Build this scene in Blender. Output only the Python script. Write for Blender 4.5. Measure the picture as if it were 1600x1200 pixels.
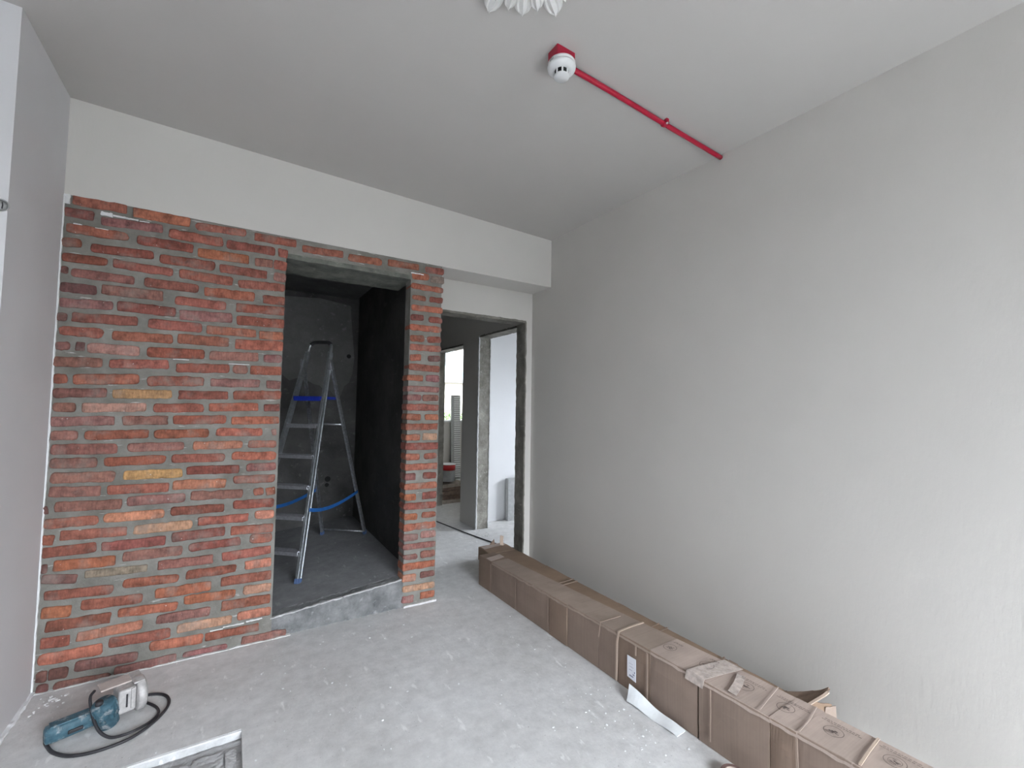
import bpy, bmesh, math, random
from mathutils import Vector, Matrix, noise

for o in list(bpy.data.objects):
    bpy.data.objects.remove(o, do_unlink=True)
SC = bpy.context.scene
COL = SC.collection

# ------------------------------------------------------------------ camera
F_PX, YAW, PITCH, ROLL, CAM_H = 692.44, 0.5602, 0.0493, 0.0150, 1.38
fwd = Vector((math.sin(YAW) * math.cos(PITCH), math.cos(YAW) * math.cos(PITCH), math.sin(PITCH)))
rgt = Vector((math.cos(YAW), -math.sin(YAW), 0))
upv = rgt.cross(fwd)
r2 = rgt * math.cos(ROLL) + upv * math.sin(ROLL)
u2 = -rgt * math.sin(ROLL) + upv * math.cos(ROLL)
cam_data = bpy.data.cameras.new('camera')
cam_data.sensor_fit = 'HORIZONTAL'
cam_data.sensor_width = 36.0
cam_data.lens = F_PX / 1600 * 36.0
cam_data.clip_start = 0.02
cam = bpy.data.objects.new('camera', cam_data)
COL.objects.link(cam)
cam.matrix_world = Matrix(((r2.x, u2.x, -fwd.x, 0), (r2.y, u2.y, -fwd.y, 0), (r2.z, u2.z, -fwd.z, CAM_H), (0, 0, 0, 1)))
SC.camera = cam

# ------------------------------------------------------------------ sky, daylight, exposure
world = bpy.data.worlds.new('overcast_sky')
SC.world = world
world.use_nodes = True
nt = world.node_tree
nt.nodes.clear()
wo = nt.nodes.new('ShaderNodeOutputWorld')
bg = nt.nodes.new('ShaderNodeBackground')
tc = nt.nodes.new('ShaderNodeTexCoord')
sp = nt.nodes.new('ShaderNodeSeparateXYZ')
mr = nt.nodes.new('ShaderNodeMapRange')
nt.links.new(tc.outputs['Generated'], sp.inputs[0])
nt.links.new(sp.outputs['Z'], mr.inputs['Value'])
mr.inputs['From Min'].default_value = 0.0
mr.inputs['From Max'].default_value = 1.0
mr.inputs['To Min'].default_value = 0.34      # overcast sky: the horizon dimmer than the zenith
mr.inputs['To Max'].default_value = 1.0
mulw = nt.nodes.new('ShaderNodeMath')
mulw.operation = 'MULTIPLY'
mulw.inputs[1].default_value = 73.0
nt.links.new(mr.outputs[0], mulw.inputs[0])
bg.inputs['Color'].default_value = (0.87, 0.93, 1.0, 1)
nt.links.new(mulw.outputs[0], bg.inputs['Strength'])
nt.links.new(bg.outputs[0], wo.inputs[0])


def portal(name, loc, size, rot):
    """Sky portal in a window opening (guides the sampling of the sky, gives off no light)."""
    ld = bpy.data.lights.new(name, 'AREA')
    ld.shape = 'RECTANGLE'
    ld.size, ld.size_y = size
    ld.cycles.is_portal = True
    lo = bpy.data.objects.new(name, ld)
    COL.objects.link(lo)
    lo.location = loc
    lo.rotation_euler = rot


WIN = dict(x0=0.0, x1=2.2, z0=0.1, z1=2.6, y=-3.0)
portal('sky_portal', ((WIN['x0'] + WIN['x1']) / 2, WIN['y'] - 0.1, (WIN['z0'] + WIN['z1']) / 2),
       (WIN['x1'] - WIN['x0'], WIN['z1'] - WIN['z0']), (math.radians(90), 0, 0))
portal('sky_portal', (5.3, 3.2, 1.55), (1.1, 0.9), (0, math.radians(90), 0))
portal('sky_portal', (3.55, 6.3, 1.8), (1.9, 1.36), (math.radians(-90), 0, 0))

SC.view_settings.view_transform = 'Standard'
SC.view_settings.look = 'None'
SC.view_settings.gamma = 1.0
SC.view_settings.use_curve_mapping = False
SC.view_settings.exposure = 0.0

# ------------------------------------------------------------------ room measures (metres)
D, XL, XR, H, SL, ZB, DR = 2.989, -0.746, 2.252, 2.860, -0.0282, 2.3916, 3.265
XP0, XP1, XO, YC = 1.0226, 1.2619, 0.2351, 2.394
ZL = 2.262                       # underside of the lintel
rnd = random.Random(7)


def hc(x):
    return H + SL * x


# ------------------------------------------------------------------ materials
MATS = {}


def srgb(r, g, b):
    return tuple(((c / 255) / 12.92 if c / 255 <= 0.04045 else (((c / 255) + 0.055) / 1.055) ** 2.4) for c in (r, g, b))


def new_mat(name, rough=0.8, metallic=0.0):
    m = bpy.data.materials.new(name)
    m.use_nodes = True
    b = m.node_tree.nodes['Principled BSDF']
    b.inputs['Roughness'].default_value = rough
    b.inputs['Metallic'].default_value = metallic
    MATS[name] = m
    return m, m.node_tree, b


def coords(t, scale=(1, 1, 1), kind='Object'):
    c = t.nodes.new('ShaderNodeTexCoord')
    mp = t.nodes.new('ShaderNodeMapping')
    mp.inputs['Scale'].default_value = scale
    t.links.new(c.outputs[kind], mp.inputs[0])
    return mp.outputs[0]


def wcoords(t, scale=(1, 1, 1)):
    g = t.nodes.new('ShaderNodeNewGeometry')
    mp = t.nodes.new('ShaderNodeMapping')
    mp.inputs['Scale'].default_value = scale
    t.links.new(g.outputs['Position'], mp.inputs[0])
    return mp.outputs[0]


def noise_tex(t, vec, scale, detail=4, rough=0.6):
    n = t.nodes.new('ShaderNodeTexNoise')
    n.inputs['Scale'].default_value = scale
    n.inputs['Detail'].default_value = detail
    n.inputs['Roughness'].default_value = rough
    t.links.new(vec, n.inputs['Vector'])
    return n.outputs['Fac']


def ramp(t, fac, stops):
    r = t.nodes.new('ShaderNodeValToRGB')
    e = r.color_ramp.elements
    while len(e) < len(stops):
        e.new(0.5)
    for k, (p, c) in enumerate(stops):
        e[k].position = p
        e[k].color = (*c, 1) if len(c) == 3 else c
    t.links.new(fac, r.inputs[0])
    return r.outputs[0]


def mix(t, fac, a, b, mode='MIX'):
    m = t.nodes.new('ShaderNodeMix')
    m.data_type = 'RGBA'
    m.blend_type = mode
    if isinstance(fac, (int, float)):
        m.inputs[0].default_value = fac
    else:
        t.links.new(fac, m.inputs[0])
    for s, v in ((6, a), (7, b)):
        if isinstance(v, tuple):
            m.inputs[s].default_value = (*v, 1) if len(v) == 3 else v
        else:
            t.links.new(v, m.inputs[s])
    return m.outputs[2]


def bump(t, b, h, strength=0.3, dist=0.01):
    bn = t.nodes.new('ShaderNodeBump')
    bn.inputs['Strength'].default_value = strength
    bn.inputs['Distance'].default_value = dist
    t.links.new(h, bn.inputs['Height'])
    t.links.new(bn.outputs[0], b.inputs['Normal'])


def g3(v):
    return (v, v, v)


def simple(name, col, rough=0.7, metallic=0.0, var=0.12, scale=30, bstr=0.0, bscale=80):
    m, t, b = new_mat(name, rough, metallic)
    v = coords(t)
    f = noise_tex(t, v, scale)
    lo = tuple(c * (1 - var) for c in col)
    hi = tuple(min(1, c * (1 + var)) for c in col)
    t.links.new(ramp(t, f, [(0.3, lo), (0.7, hi)]), b.inputs['Base Color'])
    if bstr:
        bump(t, b, noise_tex(t, v, bscale), bstr, 0.004)
    return m


def paint(name, col, stretch=(1, 1, 0.35), bstr=0.12):
    m, t, b = new_mat(name, 0.75)
    v = wcoords(t)
    f = noise_tex(t, v, 1.3, 3)
    f2 = noise_tex(t, wcoords(t, stretch), 55, 3)
    c = ramp(t, f, [(0.3, tuple(x * 0.965 for x in col)), (0.7, tuple(min(1, x * 1.02) for x in col))])
    t.links.new(c, b.inputs['Base Color'])
    bump(t, b, f2, bstr, 0.004)
    return m


paint('wall_paint', (0.575, 0.555, 0.525), bstr=0.28)
paint('ceiling_paint', (0.475, 0.458, 0.438), (1, 1, 1), 0.06)
paint('beam_paint', (0.64, 0.62, 0.59))
paint('left_paint', (0.67, 0.665, 0.68))
paint('white_paint', (0.83, 0.84, 0.86))
simple('plaster_white', (0.82, 0.83, 0.84), 0.9, var=0.06, bstr=0.5)


def concrete(name, dark, light, rough=0.88, blot=1.6, bstr=0.25, speck=True):
    m, t, b = new_mat(name, rough)
    v = wcoords(t)
    f1 = noise_tex(t, v, blot, 5, 0.62)
    f2 = noise_tex(t, v, 14, 5, 0.7)
    c = ramp(t, f1, [(0.33, dark), (0.66, light)])
    c = mix(t, 0.4, c, ramp(t, f2, [(0.3, g3(0.66)), (0.7, g3(1.28))]), 'MULTIPLY')
    if speck:
        f3 = noise_tex(t, v, 95, 3, 0.5)
        c = mix(t, ramp(t, f3, [(0.68, g3(0)), (0.74, g3(0.7))]), c, tuple(x * 0.45 for x in dark))
        f4 = noise_tex(t, wcoords(t, (1, 0.35, 1)), 23, 4, 0.55)
        c = mix(t, ramp(t, f4, [(0.63, g3(0)), (0.70, g3(0.6))]), c, tuple(min(0.92, x * 1.4) for x in light))
        f5 = noise_tex(t, wcoords(t, (0.4, 1.2, 1)), 7, 5, 0.7)
        c = mix(t, 0.14, c, ramp(t, f5, [(0.36, g3(0.72)), (0.5, g3(1.0)), (0.66, g3(1.22))]), 'MULTIPLY')
    t.links.new(c, b.inputs['Base Color'])
    bump(t, b, noise_tex(t, v, 42, 6, 0.65), bstr * 1.5, 0.006)
    return m


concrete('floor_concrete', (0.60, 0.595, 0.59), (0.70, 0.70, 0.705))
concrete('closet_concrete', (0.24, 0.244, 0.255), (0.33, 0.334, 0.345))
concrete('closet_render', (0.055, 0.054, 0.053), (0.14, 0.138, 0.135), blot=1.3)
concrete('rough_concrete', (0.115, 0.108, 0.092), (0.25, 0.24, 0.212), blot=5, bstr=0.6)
concrete('closet_shaded', (0.022, 0.022, 0.021), (0.06, 0.058, 0.053), blot=2.5)  # closet side wall: shade put into the colour as a darker render
concrete('jamb_concrete_lit', (0.20, 0.19, 0.165), (0.40, 0.385, 0.345), blot=6, bstr=0.6)  # rough concrete lightened: light falling on the far jamb put into its colour
concrete('step_concrete', (0.13, 0.135, 0.14), (0.29, 0.295, 0.30), blot=8, bstr=1.0)
concrete('lintel_concrete', (0.10, 0.108, 0.095), (0.20, 0.205, 0.18), blot=7, bstr=0.5)
concrete('fresh_break', (0.50, 0.51, 0.52), (0.70, 0.71, 0.72), blot=9, bstr=0.8)
concrete('patch_render', (0.15, 0.148, 0.145), (0.215, 0.213, 0.21), blot=1.0)
concrete('trench_rubble', (0.42, 0.42, 0.425), (0.60, 0.60, 0.61), blot=9, bstr=0.8)

# brick: the colour of each brick comes from its own object colour
m, t, b = new_mat('brick_clay', 0.92)
oi = t.nodes.new('ShaderNodeObjectInfo')
v = wcoords(t)
f1 = noise_tex(t, v, 26, 5, 0.65)
f2 = noise_tex(t, wcoords(t, (1, 1, 0.25)), 130, 3, 0.6)
c = mix(t, 0.9, oi.outputs['Color'], ramp(t, f1, [(0.28, g3(0.45)), (0.5, g3(1.0)), (0.74, g3(1.5))]), 'MULTIPLY')
c = mix(t, 0.5, c, ramp(t, f2, [(0.3, g3(0.5)), (0.7, g3(1.4))]), 'MULTIPLY')
f3 = noise_tex(t, v, 9, 4, 0.6)
c = mix(t, ramp(t, f3, [(0.52, g3(0)), (0.72, g3(0.55))]), c, (0.29, 0.255, 0.23))       # mortar smear
f4 = noise_tex(t, v, 75, 2, 0.5)
c = mix(t, ramp(t, f4, [(0.735, g3(0)), (0.77, g3(0.8))]), c, (0.66, 0.63, 0.6))         # lime flecks
t.links.new(c, b.inputs['Base Color'])
bump(t, b, noise_tex(t, v, 110, 5, 0.7), 0.7, 0.004)

m, t, b = new_mat('mortar', 0.95)
v = wcoords(t)
c = ramp(t, noise_tex(t, v, 5, 5, 0.65), [(0.3, (0.15, 0.143, 0.125)), (0.72, (0.31, 0.303, 0.28))])
f4 = noise_tex(t, wcoords(t, (0.5, 1, 3.2)), 17, 4, 0.6)
c = mix(t, ramp(t, f4, [(0.64, g3(0)), (0.70, g3(0.8))]), c, (0.55, 0.54, 0.52))
t.links.new(c, b.inputs['Base Color'])
bump(t, b, noise_tex(t, v, 120, 5, 0.7), 0.8, 0.005)


def cardboard(name, col):
    m, t, b = new_mat(name, 0.85)
    v = wcoords(t)
    w = noise_tex(t, wcoords(t, (1, 170, 1.5)), 1.0, 2, 0.5)
    c = ramp(t, noise_tex(t, v, 5, 5, 0.6), [(0.3, tuple(x * 0.86 for x in col)), (0.7, tuple(x * 1.08 for x in col))])
    c = mix(t, 0.22, c, ramp(t, w, [(0.3, g3(0.7)), (0.7, g3(1.15))]), 'MULTIPLY')
    f = noise_tex(t, wcoords(t, (1, 1, 2.0)), 16, 4, 0.65)
    c = mix(t, ramp(t, f, [(0.62, g3(0)), (0.8, g3(0.4))]), c, tuple(x * 0.55 for x in col))
    t.links.new(c, b.inputs['Base Color'])
    bump(t, b, w, 0.15, 0.002)


cardboard('cardboard', (0.275, 0.205, 0.165))
cardboard('cardboard_dark', (0.245, 0.175, 0.132))
cardboard('kraft_light', (0.43, 0.345, 0.30))
cardboard('kraft_mid', (0.33, 0.258, 0.213))
cardboard('cardboard_tan', (0.275, 0.19, 0.132))
cardboard('kraft_fold', (0.345, 0.262, 0.212))
cardboard('kraft_edge', (0.52, 0.41, 0.33))
simple('print_ink', (0.13, 0.10, 0.09), 0.8)
simple('label_white', (0.80, 0.82, 0.88), 0.6, var=0.03)
simple('label_print', (0.25, 0.26, 0.36), 0.7)
simple('packing_tape', (0.50, 0.43, 0.39), 0.25, var=0.25, scale=45, bstr=0.4, bscale=60)
simple('aluminium', (0.66, 0.69, 0.72), 0.32, 0.85, var=0.2, scale=40)
simple('aluminium_worn', (0.50, 0.52, 0.55), 0.38, 0.8, var=0.35, scale=60)
simple('step_alu', (0.40, 0.40, 0.43), 0.45, 0.6, var=0.2, scale=50)
simple('blue_plastic', (0.012, 0.03, 0.32), 0.45, var=0.2)
simple('blue_strap', (0.02, 0.13, 0.42), 0.6, var=0.15)
simple('foot_plastic', (0.10, 0.16, 0.32), 0.6)
simple('black_grip', (0.03, 0.03, 0.032), 0.55)
simple('red_plastic', (0.36, 0.003, 0.028), 0.38, var=0.06)
simple('detector_white', (0.72, 0.73, 0.73), 0.4, var=0.03)
simple('slot_black', (0.01, 0.01, 0.01), 0.8)
simple('rose_plaster', (0.74, 0.735, 0.72), 0.7, var=0.04)
m, t, b = new_mat('tool_teal', 0.6)
v = coords(t)
c = ramp(t, noise_tex(t, v, 60), [(0.3, (0.026, 0.075, 0.105)), (0.7, (0.06, 0.14, 0.185))])
c = mix(t, ramp(t, noise_tex(t, v, 38, 5, 0.65), [(0.54, g3(0)), (0.68, g3(0.75))]), c, (0.42, 0.42, 0.42))
t.links.new(c, b.inputs['Base Color'])
simple('tool_alloy', (0.50, 0.485, 0.48), 0.6, 0.35, var=0.18, scale=55, bstr=0.25)
simple('tool_dust', (0.52, 0.45, 0.42), 0.9, var=0.12)
simple('rubber_black', (0.028, 0.027, 0.032), 0.55, var=0.3)
simple('foam_white', (0.80, 0.83, 0.85), 0.7, var=0.05)
simple('can_red', (0.36, 0.012, 0.012), 0.4, var=0.2)
simple('can_white', (0.85, 0.86, 0.88), 0.4, var=0.04)
simple('can_grey', (0.30, 0.31, 0.31), 0.4, 0.3)
simple('old_wood', (0.17, 0.12, 0.095), 0.9, var=0.4, scale=18)
simple('dusty_wood', (0.33, 0.29, 0.25), 0.9, var=0.3, scale=18)
simple('steel_grey', (0.36, 0.365, 0.36), 0.5, 0.4)
simple('board_grey', (0.42, 0.43, 0.43), 0.8)
simple('facade_cream', (0.20, 0.183, 0.15), 0.9, var=0.08, scale=3)
simple('facade_white', (0.80, 0.81, 0.81), 0.7, var=0.03)
simple('balcony_white', (0.30, 0.305, 0.30), 0.7, var=0.04)
simple('facade_beige', (0.18, 0.155, 0.125), 0.9, var=0.05)
simple('foliage', (0.10, 0.17, 0.06), 0.8, var=0.5, scale=6)
simple('paving', (0.09, 0.09, 0.085), 0.9, var=0.1, scale=1)
simple('tape_roll', (0.16, 0.10, 0.09), 0.5)
m, t, b = new_mat('pane_glass', 0.06)
b.inputs['Base Color'].default_value = (0.15, 0.20, 0.205, 1)


# ------------------------------------------------------------------ mesh helpers
class MB:
    def __init__(s):
        s.v, s.f, s.sm = [], [], []

    def add(s, vs, fs, smooth=False):
        k = len(s.v)
        s.v += [tuple(q) for q in vs]
        for f in fs:
            s.f.append(tuple(i + k for i in f))
            s.sm.append(smooth)
        return s

    def box(s, x0, x1, y0, y1, z0, z1):
        def zz(z, x):
            return z(x) if callable(z) else z
        vs = [(x, y, zz(z, x)) for z in (z0, z1) for (x, y) in ((x0, y0), (x1, y0), (x1, y1), (x0, y1))]
        return s.add(vs, [(3, 2, 1, 0), (4, 5, 6, 7), (0, 1, 5, 4), (1, 2, 6, 5), (2, 3, 7, 6), (3, 0, 4, 7)])

    def rbox(s, x0, x1, y0, y1, z0, z1, r=0.004, seg=2, mtx=None):
        bm = bmesh.new()
        bmesh.ops.create_cube(bm, size=1)
        for q in bm.verts:
            q.co = Vector(((x0 + x1) / 2 + q.co.x * (x1 - x0), (y0 + y1) / 2 + q.co.y * (y1 - y0), (z0 + z1) / 2 + q.co.z * (z1 - z0)))
        bmesh.ops.bevel(bm, geom=list(bm.edges), offset=r, segments=seg, affect='EDGES', profile=0.5)
        if mtx:
            bmesh.ops.transform(bm, matrix=mtx, verts=bm.verts)
        bm.verts.index_update()
        s.add([q.co[:] for q in bm.verts], [[q.index for q in f.verts] for f in bm.faces], False)
        bm.free()
        return s

    def bar(s, a, c, w, h, side=None):
        """rectangular bar from a to c; w across 'side', h across the third direction"""
        a, c = Vector(a), Vector(c)
        d = (c - a).normalized()
        sd = Vector(side) if side else Vector((0, 0, 1)).cross(d)
        sd = (sd - d * sd.dot(d)).normalized()
        n = d.cross(sd)
        vs = [p + sd * (w / 2 * i) + n * (h / 2 * j) for p in (a, c) for (i, j) in ((-1, -1), (1, -1), (1, 1), (-1, 1))]
        return s.add(vs, [(3, 2, 1, 0), (4, 5, 6, 7), (0, 1, 5, 4), (1, 2, 6, 5), (2, 3, 7, 6), (3, 0, 4, 7)])

    def tube(s, pts, r, seg=10, caps=True):
        pts = [Vector(q) for q in pts]
        n = len(pts)
        rs = r if isinstance(r, (list, tuple)) else [r] * n
        tan = [(pts[min(i + 1, n - 1)] - pts[max(i - 1, 0)]).normalized() for i in range(n)]
        ref = Vector((0, 0, 1)) if abs(tan[0].z) < 0.9 else Vector((1, 0, 0))
        u = tan[0].cross(ref).normalized()
        vs = []
        for i in range(n):
            u = (u - tan[i] * u.dot(tan[i])).normalized()
            w = tan[i].cross(u)
            for k in range(seg):
                a = 2 * math.pi * k / seg
                vs.append(pts[i] + (u * math.cos(a) + w * math.sin(a)) * rs[i])
        fs = [(i * seg + k, i * seg + (k + 1) % seg, (i + 1) * seg + (k + 1) % seg, (i + 1) * seg + k) for i in range(n - 1) for k in range(seg)]
        s.add(vs, fs, True)
        if caps:
            k0 = len(s.v) - n * seg
            s.f += [tuple(k0 + i for i in reversed(range(seg))), tuple(k0 + (n - 1) * seg + i for i in range(seg))]
            s.sm += [False, False]
        return s

    def lathe(s, prof, c=(0, 0, 0), seg=32, mtx=None, smooth=True):
        """profile of (radius, z) turned about the z axis"""
        vs, fs = [], []
        n = len(prof)
        for k in range(seg):
            a = 2 * math.pi * k / seg
            for (r, z) in prof:
                q = Vector((r * math.cos(a), r * math.sin(a), z))
                if mtx:
                    q = mtx @ q
                vs.append((q.x + c[0], q.y + c[1], q.z + c[2]))
        for k in range(seg):
            for i in range(n - 1):
                fs.append((k * n + i, ((k + 1) % seg) * n + i, ((k + 1) % seg) * n + i + 1, k * n + i + 1))
        return s.add(vs, fs, smooth)

    def prism(s, poly, a, c):
        """closed 2-D polygon swept between two placements a(p) and c(p)"""
        n = len(poly)
        vs = [a(q) for q in poly] + [c(q) for q in poly]
        fs = [tuple(reversed(range(n))), tuple(range(n, 2 * n))] + [(i, (i + 1) % n, n + (i + 1) % n, n + i) for i in range(n)]
        return s.add(vs, fs)

    def build(s, name, mat, parent=None, kind=None, fix=True):
        me = bpy.data.meshes.new(name)
        me.from_pydata(s.v, [], s.f)
        me.polygons.foreach_set('use_smooth', s.sm)
        if fix:
            bm = bmesh.new()
            bm.from_mesh(me)
            bmesh.ops.recalc_face_normals(bm, faces=bm.faces)
            bm.to_mesh(me)
            bm.free()
        me.materials.append(MATS[mat])
        o = bpy.data.objects.new(name, me)
        COL.objects.link(o)
        if parent:
            o.parent = parent
        if kind:
            o['kind'] = kind
        return o


def struct(name, mb, mat):
    return mb.build(name, mat, kind='structure')


def tag(o, label, cat, group=None):
    o['label'] = label
    o['category'] = cat
    if group:
        o['group'] = group
    return o


def thing(name, label, cat, loc=(0, 0, 0), rotz=0.0, group=None):
    o = bpy.data.objects.new(name, None)
    o.empty_display_size = 0.1
    COL.objects.link(o)
    o.location = loc
    o.rotation_euler = (0, 0, rotz)
    return tag(o, label, cat, group)


def nz(x, y, z, s=1.0):
    return noise.noise(Vector((x * s, y * s, z * s)))


def smooth_path(pts, n=8):
    """Catmull-Rom through the points"""
    P = [Vector(q) for q in pts]
    P = [P[0] * 2 - P[1]] + P + [P[-1] * 2 - P[-2]]
    out = []
    for i in range(1, len(P) - 2):
        for k in range(n):
            t = k / n
            a, b_, c_, d = P[i - 1], P[i], P[i + 1], P[i + 2]
            out.append(0.5 * ((2 * b_) + (c_ - a) * t + (2 * a - 5 * b_ + 4 * c_ - d) * t * t + (3 * b_ - a - 3 * c_ + d) * t ** 3))
    out.append(P[-2])
    return out


def sheet(fn, nu, nv, thick):
    """thin solid sheet: fn(u, v) -> point, 0..1; thickness along its normal"""
    mb = MB()
    g = [[Vector(fn(i / nu, j / nv)) for j in range(nv + 1)] for i in range(nu + 1)]
    vs = []
    for side in (0, 1):
        for i in range(nu + 1):
            for j in range(nv + 1):
                du = g[min(i + 1, nu)][j] - g[max(i - 1, 0)][j]
                dv = g[i][min(j + 1, nv)] - g[i][max(j - 1, 0)]
                n = du.cross(dv).normalized()
                vs.append(g[i][j] + n * (thick * side))
    N = (nu + 1) * (nv + 1)
    ix = lambda i, j, s_: s_ * N + i * (nv + 1) + j
    fs = []
    for i in range(nu):
        for j in range(nv):
            fs.append((ix(i, j, 0), ix(i, j + 1, 0), ix(i + 1, j + 1, 0), ix(i + 1, j, 0)))
            fs.append((ix(i, j, 1), ix(i + 1, j, 1), ix(i + 1, j + 1, 1), ix(i, j + 1, 1)))
    for i in range(nu):
        fs.append((ix(i, 0, 0), ix(i + 1, 0, 0), ix(i + 1, 0, 1), ix(i, 0, 1)))
        fs.append((ix(i, nv, 0), ix(i, nv, 1), ix(i + 1, nv, 1), ix(i + 1, nv, 0)))
    for j in range(nv):
        fs.append((ix(0, j, 0), ix(0, j, 1), ix(0, j + 1, 1), ix(0, j + 1, 0)))
        fs.append((ix(nu, j, 0), ix(nu, j + 1, 0), ix(nu, j + 1, 1), ix(nu, j, 1)))
    mb.add(vs, fs)
    return mb


def rough_box(mb, x0, x1, y0, y1, z0, z1, res=0.03, amp=0.004, freq=18.0):
    """box with a broken, uneven surface"""
    def zt(z, x):
        return z(x) if callable(z) else z

    def dis(q):
        w = noise.noise_vector(Vector(q) * freq) + noise.noise_vector(Vector(q) * freq * 2.7) * 0.5
        return (q[0] + w.x * amp, q[1] + w.y * amp, q[2] + w.z * amp)
    zmid = zt(z1, (x0 + x1) / 2)
    nx = max(1, min(120, int(round((x1 - x0) / res))))
    ny = max(1, min(120, int(round((y1 - y0) / res))))
    nz_ = max(1, min(120, int(round((zmid - zt(z0, (x0 + x1) / 2)) / res))))

    def P(a, b_, c_):
        x = x0 + (x1 - x0) * a
        lo, hi = zt(z0, x), zt(z1, x)
        return dis((x, y0 + (y1 - y0) * b_, lo + (hi - lo) * c_))
    for (na, nb, fn) in ((nx, nz_, lambda a, b_: P(a, 0, b_)), (nx, nz_, lambda a, b_: P(a, 1, b_)),
                         (ny, nz_, lambda a, b_: P(0, a, b_)), (ny, nz_, lambda a, b_: P(1, a, b_)),
                         (nx, ny, lambda a, b_: P(a, b_, 0)), (nx, ny, lambda a, b_: P(a, b_, 1))):
        vs = [fn(i / na, j / nb) for i in range(na + 1) for j in range(nb + 1)]
        fs = [(i * (nb + 1) + j, (i + 1) * (nb + 1) + j, (i + 1) * (nb + 1) + j + 1, i * (nb + 1) + j + 1) for i in range(na) for j in range(nb)]
        mb.add(vs, fs)
    return mb


def weld(o, d=0.0004):
    bm = bmesh.new()
    bm.from_mesh(o.data)
    bmesh.ops.remove_doubles(bm, verts=bm.verts, dist=d)
    bmesh.ops.recalc_face_normals(bm, faces=bm.faces)
    bm.to_mesh(o.data)
    bm.free()
    return o


# ================================================================== THE SETTING
# ---- floor, with the chased-out pit near the camera
PX0, PX1, PY0, PY1, PD = -0.55, 0.083, 1.45, 2.232, -0.032
mb = MB()
XS, YS = [-2.6, PX0, PX1, 5.4], [-3.2, PY0, PY1, 8.2]
for i in range(3):
    for j in range(3):
        if (i, j) != (1, 1):
            mb.box(XS[i], XS[i + 1], YS[j], YS[j + 1], -0.14, 0.0)
floor = struct('floor', mb, 'floor_concrete')
mb = MB()
rough_box(mb, PX0 - 0.01, PX1 + 0.01, PY0 - 0.01, PY1 + 0.01, -0.14, PD, 0.03, 0.006, 12)
weld(mb.build('pit_bottom', 'trench_rubble', floor))
mb = MB()                                                # sloped, freshly broken far side
n = 40
pts = []
for i in range(n + 1):
    x = PX0 + (PX1 - PX0) * i / n
    a = 0.006 * nz(x, 1, 0, 30)
    pts.append([(x, PY1 + 0.006 + abs(a), 0.0015), (x, PY1 - 0.004 + a * 0.7, -0.012), (x, PY1 - 0.010 + a, PD + 0.006)])
mb.add([q for r in pts for q in r], [(i * 3 + k, (i + 1) * 3 + k, (i + 1) * 3 + k + 1, i * 3 + k + 1) for i in range(n) for k in range(2)])
mb.build('pit_lip', 'fresh_break', floor)
for k, (bx, by, bw, bl) in enumerate(((-0.03, 2.03, 0.10, 0.30), (-0.135, 2.02, 0.085, 0.28), (-0.245, 2.03, 0.105, 0.30), (0.045, 2.05, 0.035, 0.24), (-0.36, 2.0, 0.1, 0.3))):
    mb = MB()
    rough_box(mb, bx - bw / 2, bx + bw / 2, by - bl / 2, by + bl / 2 - 0.01, PD - 0.004, PD + 0.012 + 0.006 * (k % 3), 0.02, 0.004, 25)
    weld(mb.build('block', 'trench_rubble', floor))

# ---- ceilings
mb = MB().box(-2.6, XR + 0.12, -3.2, D + 0.02, hc, lambda x: hc(x) + 0.15)
ceiling = struct('ceiling', mb, 'ceiling_paint')
mb = MB().box(XP1 - 0.16, 5.4, DR + 0.02, 8.2, 2.62, 2.78)
struct('ceiling_corridor', mb, 'wall_paint')
mb = MB().box(XR + 0.13, 5.4, 1.4, DR + 0.02, 2.62, 2.78)
struct('ceiling_room', mb, 'wall_paint')
mb = MB().box(-0.45, XP1 - 0.17, D + 0.30, 5.0, 2.50, 2.62)
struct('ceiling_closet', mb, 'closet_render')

# ---- walls of the room
mb = MB().box(XR, XR + 0.12, -3.2, DR + 0.14, 0, hc)
wall_right = struct('wall_right', mb, 'wall_paint')
mb = MB().box(-2.6, XL, YC, D + 0.14, 0, hc)
wall_left = struct('wall_left', mb, 'left_paint')
mb = MB().box(-2.72, -2.6, -3.2, D + 0.14, 0, hc)
struct('wall_side', mb, 'left_paint')
mb = MB().box(XL, XR, D, DR + 0.14, ZB, hc)
wall_back = struct('wall_back', mb, 'beam_paint')
# window wall behind the camera
y0, y1 = WIN['y'] - 0.2, WIN['y']
mb = MB()
mb.box(-2.6, WIN['x0'], y0, y1, 0, hc)
mb.box(WIN['x1'], XR, y0, y1, 0, hc)
mb.box(WIN['x0'], WIN['x1'], y0, y1, 0, WIN['z0'])
mb.box(WIN['x0'], WIN['x1'], y0, y1, WIN['z1'], hc)
struct('wall_front', mb, 'beam_paint')
w1 = bpy.data.objects.new('window_1', None)
COL.objects.link(w1)
w1['kind'] = 'structure'
for (a, b_, c_, d_) in ((WIN['x0'], WIN['x1'], WIN['z0'], WIN['z0'] + 0.05), (WIN['x0'], WIN['x1'], WIN['z1'] - 0.05, WIN['z1']),
                        (WIN['x0'], WIN['x0'] + 0.05, WIN['z0'] + 0.05, WIN['z1'] - 0.05), (WIN['x1'] - 0.05, WIN['x1'], WIN['z0'] + 0.05, WIN['z1'] - 0.05)):
    MB().box(a, b_, y0 + 0.06, y0 + 0.12, c_, d_).build('window_frame', 'facade_white', w1)
for xm in (WIN['x0'] + 0.65, WIN['x0'] + 1.30):
    MB().box(xm - 0.03, xm + 0.03, y0 + 0.06, y0 + 0.12, WIN['z0'] + 0.05, WIN['z1'] - 0.05).build('mullion', 'facade_white', w1)

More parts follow.
